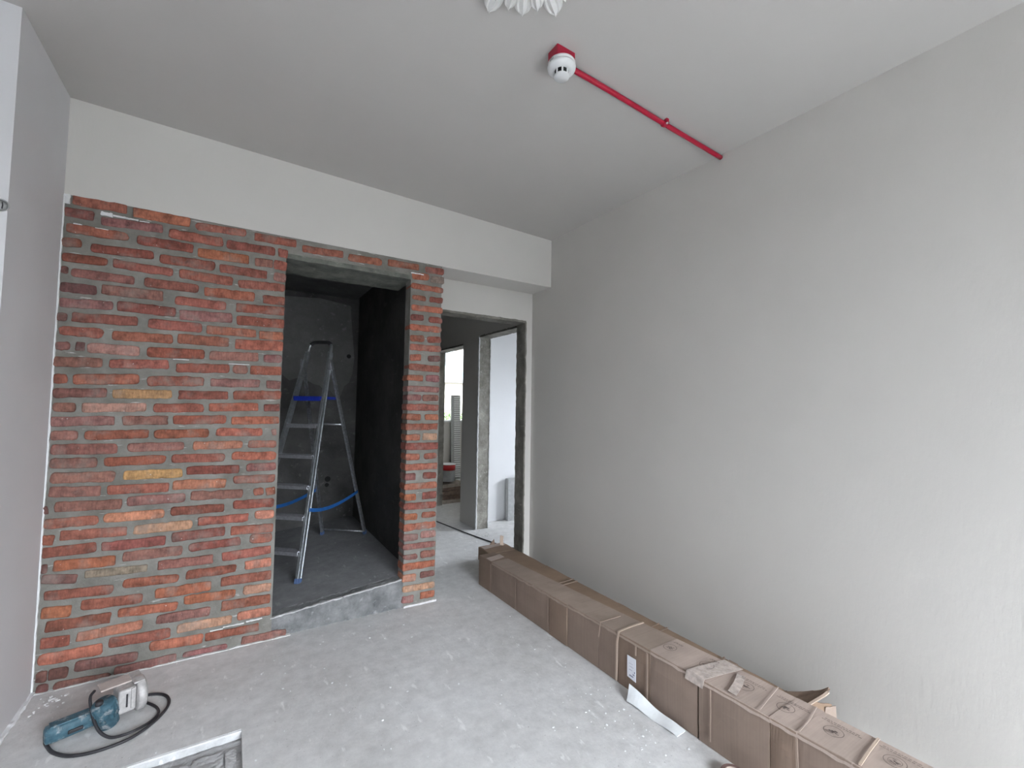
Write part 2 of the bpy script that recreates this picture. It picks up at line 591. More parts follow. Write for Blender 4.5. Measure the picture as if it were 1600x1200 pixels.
# recess wall with the bare door opening
DX0, DX1, DZ = 1.33, 2.187, 2.127
mb = MB()
mb.box(XP1 - 0.06, DX0, DR, DR + 0.13, 0, ZB)
mb.box(DX1, XR, DR, DR + 0.13, 0, ZB)
mb.box(DX0, DX1, DR, DR + 0.13, DZ, ZB)
struct('wall_recess', mb, 'beam_paint')
door1 = bpy.data.objects.new('door_1', None)
COL.objects.link(door1)
door1['kind'] = 'structure'
weld(rough_box(MB(), DX1 - 0.010, DX1 + 0.004, DR - 0.004, DR + 0.136, 0.0, DZ + 0.004, 0.016, 0.0035, 22).build('jamb', 'rough_concrete', door1))
weld(rough_box(MB(), DX0 - 0.004, DX0 + 0.010, DR - 0.004, DR + 0.136, 0.0, DZ + 0.004, 0.03, 0.004, 22).build('jamb', 'rough_concrete', door1))
weld(rough_box(MB(), DX0, DX1, DR - 0.003, DR + 0.136, DZ - 0.006, DZ + 0.014, 0.016, 0.0045, 20).build('header', 'rough_concrete', door1))

# corridor behind it
CX, CT = 2.335, 0.150                    # right-hand corridor wall and its thickness
A0, A1, AZ = 3.50, 4.445, 2.165          # first doorway (y range, height)
B0, B1, BZ = 4.845, 5.735, 2.118          # second doorway
mb = MB()
mb.box(CX, CX + CT, DR + 0.13, A0, 0, 2.62)
mb.box(CX, CX + CT, A1, B0, 0, 2.62)
mb.box(CX, CX + CT, B1, 8.0, 0, 2.62)
mb.box(CX, CX + CT, A0, A1, AZ, 2.62)
mb.box(CX, CX + CT, B0, B1, BZ, 2.62)
mb.box(XR + 0.12, CX + CT, DR + 0.02, DR + 0.13, 0, 2.62)
struct('wall_corridor_right', mb, 'wall_paint')
struct('wall_corridor_left', MB().box(XP1 - 0.15, XP1, D + 0.118, 8.0, 0, 2.62), 'closet_shaded')
struct('wall_corridor_end', MB().box(XP1, CX, 8.0, 8.1, 0, 2.62), 'wall_paint')
d2 = bpy.data.objects.new('door_2', None)
COL.objects.link(d2)
d2['kind'] = 'structure'
weld(rough_box(MB(), CX + 0.004, CX + CT - 0.002, A1 - 0.014, A1 + 0.004, 0, AZ, 0.016, 0.004, 20).build('jamb', 'jamb_concrete_lit', d2))
weld(rough_box(MB(), CX - 0.002, CX + CT + 0.002, A0, A1, AZ - 0.016, AZ + 0.004, 0.016, 0.004, 20).build('header', 'rough_concrete', d2))
weld(rough_box(MB(), CX - 0.005, CX + 0.006, A1 - 0.020, A1 + 0.002, 0, AZ, 0.012, 0.0045, 26).build('plaster_edge', 'plaster_white', d2))
weld(rough_box(MB(), CX + CT - 0.006, CX + CT + 0.004, A1 - 0.018, A1 + 0.002, 0, AZ, 0.012, 0.004, 26).build('plaster_edge', 'plaster_white', d2))
d3 = bpy.data.objects.new('door_3', None)
COL.objects.link(d3)
d3['kind'] = 'structure'
weld(rough_box(MB(), CX - 0.002, CX + CT + 0.002, B1 - 0.012, B1 + 0.004, 0, BZ, 0.02, 0.004, 20).build('jamb', 'rough_concrete', d3))
weld(rough_box(MB(), CX - 0.002, CX + CT + 0.002, B0, B1, BZ - 0.016, BZ + 0.004, 0.02, 0.004, 20).build('header', 'rough_concrete', d3))

# rooms off the corridor
R1Y, WY = 4.655, 6.2
struct('wall_partition', MB().box(CX + CT, 5.3, R1Y, R1Y + 0.1, 0, 2.62), 'white_paint')
mb = MB()
mb.box(5.2, 5.3, 1.4, 2.65, 0, 2.62)
mb.box(5.2, 5.3, 3.75, R1Y, 0, 2.62)
mb.box(5.2, 5.3, 2.65, 3.75, 0, 1.1)
mb.box(5.2, 5.3, 2.65, 3.75, 2.0, 2.62)
struct('wall_room_side', mb, 'white_paint')
struct('wall_room_near', MB().box(XR + 0.12, 5.3, 1.4, 1.5, 0, 2.62), 'white_paint')
struct('wall_room_inner', MB().box(XR + 0.12, XR + 0.13, 1.5, DR + 0.02, 0, 2.62), 'white_paint')
struct('wall_bedroom_side', MB().box(5.2, 5.3, R1Y + 0.1, WY, 0, 2.62), 'wall_paint')
SX0, SX1, SZ0, SZ1 = 2.60, 4.5, 1.12, 2.48
mb = MB()
mb.box(CX + CT, SX0, WY, WY + 0.2, 0, 2.62)
mb.box(SX1, 5.3, WY, WY + 0.2, 0, 2.62)
mb.box(SX0, SX1, WY, WY + 0.2, 0, SZ0)
mb.box(SX0, SX1, WY, WY + 0.2, SZ1, 2.62)
struct('wall_bedroom_window', mb, 'wall_paint')
w2 = bpy.data.objects.new('window_2', None)
COL.objects.link(w2)
w2['kind'] = 'structure'
MB().rbox(SX0 + 0.002, SX1 - 0.002, WY - 0.03, WY + 0.198, SZ0 + 0.001, SZ0 + 0.03, 0.004).build('window_sill', 'facade_white', w2)
for xm in (SX0 + 0.02, SX1 - 0.02):
    MB().box(xm - 0.019, xm + 0.019, WY + 0.12, WY + 0.17, SZ0 + 0.031, SZ1).build('window_frame', 'facade_white', w2)

# ---- closet behind the brick wall
zfl = lambda x: 0.114 + (x - 0.238) * 0.092
mb = MB()
rough_box(mb, XO - 0.03, XP0 + 0.012, D + 0.010, D + 0.10, 0.0, zfl, 0.012, 0.0065, 32)
closet_step = weld(mb.build('trim_1', 'step_concrete', kind='structure'))
weld(rough_box(MB(), XO - 0.025, XP0 + 0.004, D + 0.006, D + 0.022, lambda x: zfl(x) - 0.004, lambda x: zfl(x) + 0.003, 0.010, 0.004, 40).build('worn_edge', 'trench_rubble', closet_step))
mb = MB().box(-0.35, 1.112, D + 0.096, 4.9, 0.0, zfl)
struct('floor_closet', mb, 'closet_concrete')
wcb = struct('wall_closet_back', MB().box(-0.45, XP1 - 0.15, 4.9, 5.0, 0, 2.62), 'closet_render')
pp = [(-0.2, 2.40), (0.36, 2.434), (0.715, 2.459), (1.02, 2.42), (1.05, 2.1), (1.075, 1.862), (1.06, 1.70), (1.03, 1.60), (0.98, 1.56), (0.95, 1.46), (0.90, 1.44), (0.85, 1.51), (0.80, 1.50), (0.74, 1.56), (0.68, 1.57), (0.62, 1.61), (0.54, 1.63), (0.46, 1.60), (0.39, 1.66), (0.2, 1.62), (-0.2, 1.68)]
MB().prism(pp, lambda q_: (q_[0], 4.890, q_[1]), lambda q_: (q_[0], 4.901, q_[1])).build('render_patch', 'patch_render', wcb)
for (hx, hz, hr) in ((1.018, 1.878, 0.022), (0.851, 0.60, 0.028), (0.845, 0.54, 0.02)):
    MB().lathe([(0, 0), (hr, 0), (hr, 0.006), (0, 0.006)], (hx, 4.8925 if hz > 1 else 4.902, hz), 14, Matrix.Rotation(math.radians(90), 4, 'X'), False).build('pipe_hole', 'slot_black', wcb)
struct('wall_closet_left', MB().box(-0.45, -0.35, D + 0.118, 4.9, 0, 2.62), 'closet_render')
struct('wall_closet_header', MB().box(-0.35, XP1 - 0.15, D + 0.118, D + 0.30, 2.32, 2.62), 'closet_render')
lint = weld(rough_box(MB(), XO - 0.02, XP0 + 0.03, D + 0.012, 3.37, ZL, ZL + 0.040, 0.02, 0.0035, 20).build('trim_2', 'lintel_concrete', kind='structure'))

# ---- the brick wall: mortar bed and every brick
mb = MB()
DEP = 0.115


def mortar(x0, x1, z0, z1, res=0.014):
    nx_, nz2 = max(2, int((x1 - x0) / res)), max(2, int((z1 - z0) / res))
    vs = []
    for i in range(nx_ + 1):
        for j in range(nz2 + 1):
            x, z = x0 + (x1 - x0) * i / nx_, z0 + (z1 - z0) * j / nz2
            y = D + 0.0050 + 0.0030 * nz(x, 3, z, 24) + 0.0018 * nz(x, 9, z, 70) + 0.0012 * nz(x, 5, z, 5)
            vs.append((x, y, z))
    fs = [(i * (nz2 + 1) + j, (i + 1) * (nz2 + 1) + j, (i + 1) * (nz2 + 1) + j + 1, i * (nz2 + 1) + j + 1) for i in range(nx_) for j in range(nz2)]
    mb.add(vs, fs, True)
    mb.box(x0, x1, D + 0.010, D + DEP, z0, z1)


mortar(XL, XO + 0.004, 0, ZB)
mortar(XP0 + 0.004, XP1 - 0.004, 0, ZB)
mortar(XO + 0.004, XP0 + 0.004, ZL + 0.03, ZB)
wall_brick = mb.build('wall_brick', 'mortar', kind='structure', fix=False)

BRICKS = """
-715 2369 -508 2372 46 r;-484 2365 -241 2365 51 o;-216 2353 27 2365 41 r;67 2354 291 2358 45 r;327 2337 569 2344 45 r;
599 2335 818 2340 47 o;858 2348 1081 2353 45 r;1129 2347 1273 2354 47 r;-740 2305 -633 2304 45 r;-605 2289 -357 2303 44 m;
-335 2286 -85 2286 50 r;-67 2283 179 2287 48 r;195 2286 246 2284 55 r;-734 2225 -495 2227 44 r;-463 2224 -220 2222 49 r;
-199 2207 45 2210 52 o;76 2205 169 2211 47 m;172 2208 245 2207 55 r;-744 2151 -673 2160 45 r;-637 2143 -389 2152 43 r;
-363 2141 -117 2143 50 r;-96 2138 140 2137 48 r;175 2136 243 2133 55 m;-740 2077 -570 2082 41 r;-552 2080 -304 2073 43 r;
-277 2075 -30 2069 51 r;-3 2063 238 2073 49 r;-741 2014 -714 2015 36 d;-703 2006 -461 2004 44 m;-422 2004 -189 2002 49 r;
-163 1993 81 1995 52 o;124 1990 241 1992 52 r;-740 1929 -605 1931 51 d;-589 1940 -342 1939 52 m;-291 1925 -56 1923 48 r;
-7 1923 240 1930 50 r;-740 1851 -540 1861 45 m;-523 1863 -284 1859 51 r;-267 1849 -24 1858 55 m;-4 1850 243 1853 53 r;
-745 1783 -707 1782 41 d;-690 1784 -439 1792 49 r;-398 1788 -163 1784 52 r;-143 1780 98 1780 48 r;113 1774 239 1780 50 o;
-732 1714 -571 1714 48 r;-537 1709 -290 1712 49 r;-270 1718 -35 1717 53 r;-6 1711 240 1718 58 o;-745 1638 -691 1641 43 m;
-670 1642 -636 1641 44 d;-628 1639 -424 1636 51 p;-394 1634 -145 1640 54 r;-123 1636 114 1644 50 m;139 1638 237 1640 48 m;
-746 1561 -568 1566 49 m;-543 1564 -301 1574 46 r;-270 1559 -26 1567 49 r;-10 1565 65 1566 48 m;77 1566 238 1568 52 r;
-745 1478 -691 1480 47 r;-674 1478 -421 1490 53 r;-388 1483 -145 1489 52 r;-113 1486 128 1488 46 m;161 1486 237 1483 48 m;
-739 1410 -543 1415 49 m;-523 1410 -281 1414 48 y;-253 1411 -27 1416 46 r;-2 1417 239 1423 51 r;-737 1340 -656 1340 47 m;
-635 1339 -387 1344 45 p;-357 1340 -137 1344 47 r;-113 1347 125 1352 46 o;152 1348 236 1348 43 r;-740 1271 -509 1274 47 m;
-478 1275 -292 1275 46 m;-273 1277 -30 1279 48 r;-6 1271 236 1275 45 o;-738 1205 -642 1202 47 m;-616 1202 -369 1205 47 r;
-348 1202 -109 1205 47 r;-77 1207 151 1205 46 o;199 1201 226 1204 38 p;-735 1137 -490 1133 51 m;-453 1136 -217 1136 46 m;
-179 1137 53 1135 45 O;81 1137 227 1134 42 r;-734 1070 -562 1065 51 m;-539 1067 -294 1069 45 r;-270 1070 -29 1066 45 r;
4 1072 229 1063 46 o;-730 1000 -493 992 51 m;-462 996 -218 990 48 y;-201 1002 43 997 46 r;78 1003 229 1000 45 m;
-731 933 -544 924 51 m;-523 925 -274 920 48 r;-256 929 -16 921 48 O;17 936 228 930 46 r;-746 848 -730 850 40 d;
-708 861 -462 850 51 m;-442 861 -199 858 50 m;-178 864 64 855 49 m;119 859 172 859 44 r;182 854 230 859 47 r;-743 784 -548 780 47 r;
-529 786 -286 783 47 O;-261 789 -21 785 47 r;19 795 229 788 50 r;-745 708 -703 704 48 r;-684 721 -436 711 48 r;
-408 712 -165 711 48 P;-140 721 99 717 47 o;130 726 230 721 49 O;-740 647 -548 648 50 r;-528 645 -276 642 47 r;
-250 651 -12 654 50 r;15 650 226 641 50 r;-740 572 -720 573 39 d;-700 581 -472 570 49 o;-445 582 -201 577 50 m;
-173 586 67 587 46 r;108 590 222 588 50 r;-737 525 -612 505 44 d;-585 520 -344 510 38 g;-303 515 -61 509 47 m;-20 512 222 515 48 r;
-725 445 -475 429 47 r;-441 447 -211 433 45 o;-180 440 49 440 46 r;91 446 224 447 48 O;-731 368 -626 356 52 o;-595 373 -357 359 50 r;
-307 369 -63 364 52 o;-20 374 227 369 52 r;-716 299 -478 290 52 r;-452 304 -212 288 47 o;-185 309 54 299 47 o;90 305 230 301 48 p;
-728 225 -626 218 51 r;-602 223 -352 226 46 O;-297 234 -61 228 49 m;-13 240 228 234 52 r;-731 149 -503 145 54 o;
-482 164 -235 154 51 r;-208 165 39 159 45 P;66 167 232 161 48 O;-734 74 -696 70 51 d;-692 74 -624 67 51 d;-602 85 -365 70 49 d;
-319 104 -89 87 51 o;-82 89 174 84 42 r;-730 15 -690 10 47 d;-673 13 -465 -4 44 d;-455 13 -204 16 51 m;-178 22 25 16 27 m;
89 26 319 15 43 m;1032 2285 1160 2296 48 o;1168 2283 1273 2290 47 g;1028 2215 1269 2214 40 o;1036 2136 1138 2135 35 r;
1166 2139 1267 2137 41 r;1032 2062 1269 2065 43 o;1029 1990 1125 1996 42 r;1162 1992 1268 1991 43 r;1025 1923 1261 1922 43 o;
1028 1845 1134 1847 45 r;1154 1843 1263 1851 46 r;1027 1782 1262 1783 45 r;1028 1706 1113 1712 45 o;1163 1708 1260 1715 43 d;
1025 1643 1259 1636 45 r;1015 1567 1131 1565 42 r;1153 1566 1255 1568 48 m;1017 1490 1254 1487 40 m;1019 1428 1123 1427 44 m;
1129 1427 1253 1428 45 m;1017 1360 1252 1360 45 r;1016 1293 1121 1291 44 r;1152 1291 1253 1291 43 o;1015 1222 1249 1224 45 r;
1015 1150 1122 1150 44 o;1139 1152 1248 1152 48 P;1015 1088 1255 1085 50 r;1016 1017 1120 1014 46 o;1151 1015 1251 1016 42 r;
1016 945 1252 944 44 r;1017 879 1094 879 49 m;1149 880 1249 878 45 r;1016 811 1254 809 44 r;1015 740 1103 737 46 o;
1147 740 1254 741 50 r;1014 677 1252 670 46 r;1018 607 1115 602 46 o;1147 607 1252 602 41 r;1018 534 1251 532 47 o;
1020 466 1122 464 46 m;1141 471 1252 468 47 p;1017 403 1254 395 40 m;1016 336 1122 328 37 m;1143 334 1252 332 47 m;
1016 267 1253 262 47 o;1018 194 1116 187 49 O;1146 194 1251 193 41 d;1022 121 1253 111 43 P;1019 52 1103 46 49 m;
1148 52 1255 51 47 o;
"""

PAL = {'r': [(0.25, 0.082, 0.056), (0.28, 0.096, 0.066), (0.23, 0.08, 0.06), (0.30, 0.108, 0.076)],
       'o': [(0.365, 0.128, 0.080), (0.34, 0.116, 0.070)],
       'O': [(0.47, 0.195, 0.13), (0.44, 0.18, 0.12)],
       'm': [(0.25, 0.112, 0.095), (0.28, 0.128, 0.112), (0.24, 0.105, 0.09)],
       'd': [(0.15, 0.07, 0.06), (0.17, 0.08, 0.07)],
       'p': [(0.38, 0.20, 0.155), (0.36, 0.18, 0.14)],
       'P': [(0.52, 0.30, 0.20), (0.48, 0.265, 0.18)],
       'y': [(0.44, 0.26, 0.115)],
       'g': [(0.24, 0.185, 0.155)]}


def brick(x0, z0, x1, z1, h, k, rr):
    L = x1 - x0
    ang = math.atan2(z1 - z0, L)
    L = math.hypot(L, z1 - z0)
    cr = min(0.45 * h, L * 0.3, rr.uniform(0.006, 0.016))
    out = []
    ne = max(3, int(L / 0.022))
    hw, hh = L / 2, h / 2
    seedv = rr.uniform(0, 99)

    def edge(a, c_, m_, skip):
        for i in range(m_):
            s_ = i / m_
            out.append((a[0] + (c_[0] - a[0]) * s_, a[1] + (c_[1] - a[1]) * s_))
    edge((-hw + cr, -hh), (hw - cr, -hh), ne, 0)
    out.append((hw - cr, -hh)); out.append((hw - cr * 0.28, -hh + cr * 0.28))
    edge((hw, -hh + cr), (hw, hh - cr), 2, 0)
    out.append((hw, hh - cr)); out.append((hw - cr * 0.28, hh - cr * 0.28))
    edge((hw - cr, hh), (-hw + cr, hh), ne, 0)
    out.append((-hw + cr, hh)); out.append((-hw + cr * 0.28, hh - cr * 0.28))
    edge((-hw, hh - cr), (-hw, -hh + cr), 2, 0)
    out.append((-hw, -hh + cr)); out.append((-hw + cr * 0.28, -hh + cr * 0.28))
    n_ = len(out)
    amp = rr.uniform(0.0022, 0.0048)
    poly = []
    for (a, b_) in out:
        poly.append((a + amp * 1.2 * nz(a, b_, seedv, 38), b_ + amp * nz(a, b_, seedv + 7, 26) + amp * 0.8 * nz(a, b_, seedv + 13, 90)))
    pr = rr.uniform(0.0015, 0.0060)
    tilt = rr.uniform(-0.010, 0.010)
    vs = [(0, -pr - 0.0006, 0)]
    for (a, b_) in poly:                                   # face ring
        vs.append((a - math.copysign(min(0.005, abs(a)), a), -pr + tilt * a + 0.001 * nz(a, b_, seedv, 60), b_ * (1 - 0.005 / hh)))
    for (a, b_) in poly:                                   # worn arris
        vs.append((a, -pr + 0.0042 + tilt * a, b_))
    for (a, b_) in poly:
        vs.append((a, 0.1, b_))
    fs = [(0, 1 + i, 1 + (i + 1) % n_) for i in range(n_)]
    for r_ in (0, 1):
        o_ = 1 + r_ * n_
        fs += [(o_ + i, o_ + n_ + i, o_ + n_ + (i + 1) % n_, o_ + (i + 1) % n_) for i in range(n_)]
    q = MB().add(vs, fs, True)
    for i in range(2 * n_, 3 * n_):
        q.sm[i] = False
    o = q.build('brick', 'brick_clay', wall_brick)
    o.location = ((x0 + x1) / 2, D, (z0 + z1) / 2)
    o.rotation_euler = (0, -ang, 0)
    cbase = rr.choice(PAL[k])
    s_ = rr.uniform(0.88, 1.14)
    o.color = (cbase[0] * s_, cbase[1] * s_ * rr.uniform(0.95, 1.08), cbase[2] * s_ * rr.uniform(0.92, 1.1), 1)
    return o


rb = random.Random(21)
for ent in BRICKS.replace('\n', '').split(';'):
    if ent.strip():
        a, b_, c_, d_, h_, k_ = ent.split()
        brick(int(a) / 1000, int(b_) / 1000, int(c_) / 1000, int(d_) / 1000, int(h_) / 1000, k_, rb)

# paint and plaster beads in the corners
weld(rough_box(MB(), XL - 0.004, XL + 0.0055, D - 0.004, D + 0.008, 0.0, ZB - 0.02, 0.012, 0.003, 30).build('plaster_bead', 'plaster_white', wall_left))
weld(rough_box(MB(), XL - 0.004, XL + 0.012, YC, D, -0.004, 0.014, 0.012, 0.006, 26).build('plaster_bead', 'plaster_white', wall_left))
smears = [(-0.735, 2.368, 0.024, 0.045), (-0.585, 2.327, 0.045, 0.016), (-0.535, 2.326, 0.05, 0.006), (-0.485, 2.325, 0.05, 0.005), (-0.435, 2.323, 0.04, 0.003),
          (-0.69, 2.250, 0.03, 0.004), (-0.60, 2.246, 0.05, 0.003), (0.05, 0.125, 0.10, 0.004), (0.15, 0.130, 0.08, 0.005), (-0.03, 0.118, 0.06, 0.003),
          (0.02, 1.595, 0.10, 0.003), (-0.25, 1.605, 0.07, 0.003), (1.07, 2.305, 0.09, 0.008)]
for (x, z, w_, h_) in smears:
    weld(rough_box(MB(), x - w_ / 2, x + w_ / 2, D - 0.005, D + 0.005, z - h_ / 2, z + h_ / 2, 0.006, min(0.0035, 0.0008 + h_ * 0.25), 70).build('paint_smear', 'plaster_white', wall_brick), 0.0002)
weld(rough_box(MB(), XL, 0.34, D - 0.014, D + 0.01, -0.004, 0.004, 0.014, 0.005, 24).build('plaster_bead', 'floor_concrete', wall_brick))
weld(rough_box(MB(), XP0 + 0.004, XP1, D - 0.012, D + 0.01, -0.004, 0.012, 0.014, 0.004, 24).build('plaster_bead', 'floor_concrete', wall_brick))

# ================================================================== STEP LADDER IN THE CLOSET
LA, LTH = Vector((0.568, 3.931, 0)), -0.702
LU = Vector((math.cos(LTH), math.sin(LTH), 0))          # across the ladder
LN = Vector((math.sin(LTH), -math.cos(LTH), 0))         # towards the climber
HZ = 1.696                                              # hinge height
ladder = thing('step_ladder', 'aluminium step ladder with blue platform standing inside the dark closet', 'ladder', (LA.x, LA.y, 0.15))


def lw(u, n_, z):                                       # ladder coordinates -> local point of the empty
    return LU * u + LN * n_ + Vector((0, 0, z - 0.15))


def fz(u, n_):
    q = LA + LU * u + LN * n_
    return zfl(q.x)


def front(sgn, z):                                      # point on the front stile at height z
    f0 = fz(sgn * 0.216, 0.477)
    k = (z - f0) / (HZ - f0)
    return lw(sgn * (0.216 + (0.107 - 0.216) * k), 0.477 * (1 - k), z)


def rear(sgn, z):
    f0 = fz(sgn * 0.209, -0.525)
    k = (z - f0) / (HZ - f0)
    return lw(sgn * (0.209 + (0.122 - 0.209) * k), -0.525 + (0.525 - 0.012) * k, z)


for sgn in (1, -1):
    f0 = fz(sgn * 0.216, 0.477)
    q = MB()
    q.bar(front(sgn, f0 + 0.004), front(sgn, 1.80), 0.020, 0.046, LU)
    for e in (-0.019, 0.019):                           # raised flanges of the extruded rail
        off = LN * e
        q.bar(front(sgn, f0 + 0.004) + off + LU * sgn * 0.008, front(sgn, 1.78) + off + LU * sgn * 0.008, 0.008, 0.007, LU)
    st = q.build('stile', 'aluminium', ladder)
    MB().bar(front(sgn, f0 - 0.001), front(sgn, f0 + 0.03), 0.025, 0.052, LU).build('foot', 'foot_plastic', st)
    r0 = fz(sgn * 0.209, -0.525)
    lg = MB().bar(rear(sgn, r0 + 0.003), rear(sgn, 1.72), 0.018, 0.030, LU).build('rear_leg', 'aluminium_worn', ladder)
    MB().bar(rear(sgn, r0 - 0.001), rear(sgn, r0 + 0.03), 0.022, 0.036, LU).build('foot', 'foot_plastic', lg)
    pl = MB().bar(front(sgn, 1.65) + LU * sgn * 0.008, rear(sgn, 1.735) + LU * sgn * 0.004, 0.010, 0.05, LU)
    pl.build('hinge_plate', 'step_alu', ladder)
# bent tube over the top, with a black grip
tl, tr = front(-1, 1.70), front(1, 1.70)
zt, rc = 1.886 - 0.15, 0.045
L0, R0 = front(-1, 1.886), front(1, 1.886)
hoop = [front(-1, 1.72), front(-1, 1.80)]
for a in range(0, 7):
    s_ = math.radians(a * 15)
    hoop.append(front(-1, 1.886 - rc + rc * math.sin(s_)) + LU * rc * (1 - math.cos(s_)))
hoop2 = [front(1, 1.72), front(1, 1.80)]
for a in range(0, 7):
    s_ = math.radians(a * 15)
    hoop2.append(front(1, 1.886 - rc + rc * math.sin(s_)) - LU * rc * (1 - math.cos(s_)))
MB().tube(hoop + hoop2[::-1], 0.0125, 12).build('handle_hoop', 'aluminium', ladder)
MB().tube(hoop[4:] + hoop2[::-1][:-4], 0.0150, 12).build('grip', 'black_grip', ladder)
for z in (0.331, 0.557, 0.765, 0.982, 1.209):
    a, c_ = front(-1, z), front(1, z)
    q = MB()
    q.bar(a - LU * -0.010, c_ - LU * 0.010, 0.085, 0.006, LN)
    q.bar(a + LN * 0.040 + LU * 0.010 - Vector((0, 0, 0.010)), c_ + LN * 0.040 - LU * 0.010 - Vector((0, 0, 0.010)), 0.006, 0.026, LN)
    q.bar(a - LN * 0.040 + LU * 0.010 - Vector((0, 0, 0.010)), c_ - LN * 0.040 - LU * 0.010 - Vector((0, 0, 0.010)), 0.006, 0.026, LN)
    for e in (-0.025, -0.012, 0.0, 0.012, 0.025):
        q.bar(a + LN * e + LU * 0.010 + Vector((0, 0, 0.004)), c_ + LN * e - LU * 0.010 + Vector((0, 0, 0.004)), 0.005, 0.003, LN)
    q.build('step', 'step_alu', ladder)
pz = 1.42
a, c_ = (front(-1, pz) + rear(-1, pz)) / 2, (front(1, pz) + rear(1, pz)) / 2
plat = MB().bar(a + LU * 0.012 + LN * 0.0, c_ - LU * 0.012 + LN * 0.0, 0.25, 0.022, LN).build('platform', 'blue_plastic', ladder)
MB().bar(a + LU * 0.02 + LN * 0.127 - Vector((0, 0, 0.006)), c_ - LU * 0.02 + LN * 0.127 - Vector((0, 0, 0.006)), 0.012, 0.036, LN).build('platform_lip', 'blue_plastic', plat)
MB().tube([rear(-1, 0.215), rear(1, 0.215)], 0.008, 8).build('rear_crossbar', 'aluminium_worn', ladder)
MB().tube([rear(-1, 1.2), rear(1, 1.2)], 0.008, 8).build('rear_crossbar', 'aluminium_worn', ladder)
for sgn in (1, -1):                                     # sagging safety straps
    a, c_ = front(sgn, 0.60) + LU * sgn * 0.012, rear(sgn, 0.60) + LU * sgn * 0.012
    path = []
    for i in range(13):
        s_ = i / 12
        q = a.lerp(c_, s_)
        q.z -= 0.04 * 4 * s_ * (1 - s_) * (1.3 - 0.6 * s_)
        path.append(q)
    q = MB()
    for i in range(12):
        q.bar(path[i], path[i + 1], 0.003, 0.026, LU)
    q.build('strap', 'blue_strap', ladder)

# ================================================================== LONG CARDBOARD PACKAGES
def lerp(a, c_, s_):
    return a + (c_ - a) * s_


def pk(y):                                              # tall package: left x, right x, top z at distance y
    s_ = (3.085 - y) / (3.085 - 0.80)
    return lerp(1.657, 1.708, s_), lerp(1.800, 1.915, min(1, s_ * 1.15)), lerp(0.222, 0.258, s_)


box1 = thing('long_package', 'tall long cardboard package with white label and printed circles along the right wall', 'package', (0, 0, 0))
seams = [3.085, 2.895, 2.565, 2.207, 2.042, 1.788, 1.649, 1.451, 1.205, 0.911, 0.822, 0.66, 0.50, 0.34]
rc1 = random.Random(5)
for k in range(len(seams) - 1):
    ya, yb = seams[k] - 0.0012, seams[k + 1] + 0.0012
    if k == 8:
        ya -= 0.006                                     # open seam
    off = rc1.uniform(-0.0025, 0.0025)
    bul = rc1.uniform(0.002, 0.006)
    nn, ms = 8, 6
    vs = []
    for i in range(nn + 1):
        y = lerp(ya, yb, i / nn)
        l, r, zt_ = pk(y)
        zt_ += -abs(off)
        bb = bul * math.sin(math.pi * i / nn)
        dent = 0.004 * nz(y, 0, k, 9)
        ring = [(l + off + 0.002, 0.001), (l + off - bb, zt_ * 0.33), (l + off - bb + dent, zt_ * 0.7), (l + off + 0.002, zt_ - 0.003), (l + off + 0.006, zt_ + dent * 0.4),
                (lerp(l, r, 0.5), zt_ + dent - bb * 0.3), (r - 0.006, zt_ - dent * 0.5), (r, zt_ - 0.006), (r, 0.001)]
        vs += [(x, y, z) for (x, z) in ring]
    m_ = 9
    fs = [(i * m_ + j, (i + 1) * m_ + j, (i + 1) * m_ + (j + 1) % m_, i * m_ + (j + 1) % m_) for i in range(nn) for j in range(m_)]
    fs += [tuple(range(m_)), tuple(reversed(range(nn * m_, nn * m_ + m_)))]
    MB().add(vs, fs).build('cardboard_section', 'cardboard' if k % 3 else 'cardboard_dark', box1)
    # lid paper on top of the section
    zlift = 0.0012 + 0.0006 * (k % 2)
    if k >= 1:
        top = []
        for i in range(nn + 1):
            y = lerp(ya + 0.004, yb - 0.004, i / nn)
            l, r, zt_ = pk(y)
            zt_ += -abs(off) + zlift
            dent = 0.004 * nz(y, 0, k, 9)
            bb = bul * math.sin(math.pi * i / nn)
            drop = 0.016 + 0.010 * nz(y, 4, k, 22)
            top += [(l + off - bb * 0.25 - 0.0018, y, zt_ - drop), (l + off + 0.0055, y, zt_ + dent * 0.4), (lerp(l, r, 0.5), y, zt_ + dent - bb * 0.3), (r - 0.004, y, zt_ - dent * 0.5)]
        fs = [(i * 4 + j, (i + 1) * 4 + j, (i + 1) * 4 + j + 1, i * 4 + j + 1) for i in range(nn) for j in range(3)]
        MB().add(top, fs).build('paper_cover', 'kraft_light' if k >= 7 else 'kraft_mid', box1)


def on_top(y, s_, lift=0.0035):
    l, r, zt_ = pk(y)
    return Vector((lerp(l, r, s_), y, zt_ + lift))


def on_front(y, z, lift=0.008):
    l, r, zt_ = pk(y)
    return Vector((l - lift, y, z))


def strip(pts, w, name, matn, parent, axis=Vector((0, 1, 0)), th=0.0012):
    """ribbon of width w laid along points (width along axis)"""
    q = MB()
    vs = []
    n_ = len(pts)
    for p_ in pts:
        p_ = Vector(p_)
        vs += [p_ - axis * w / 2, p_ + axis * w / 2]
    q.add(vs, [(2 * i, 2 * i + 1, 2 * i + 3, 2 * i + 2) for i in range(n_ - 1)])
    o = q.build(name, matn, parent, fix=False)
    md = o.modifiers.new('thickness', 'SOLIDIFY')
    md.thickness = th
    md.offset = 0
    return o


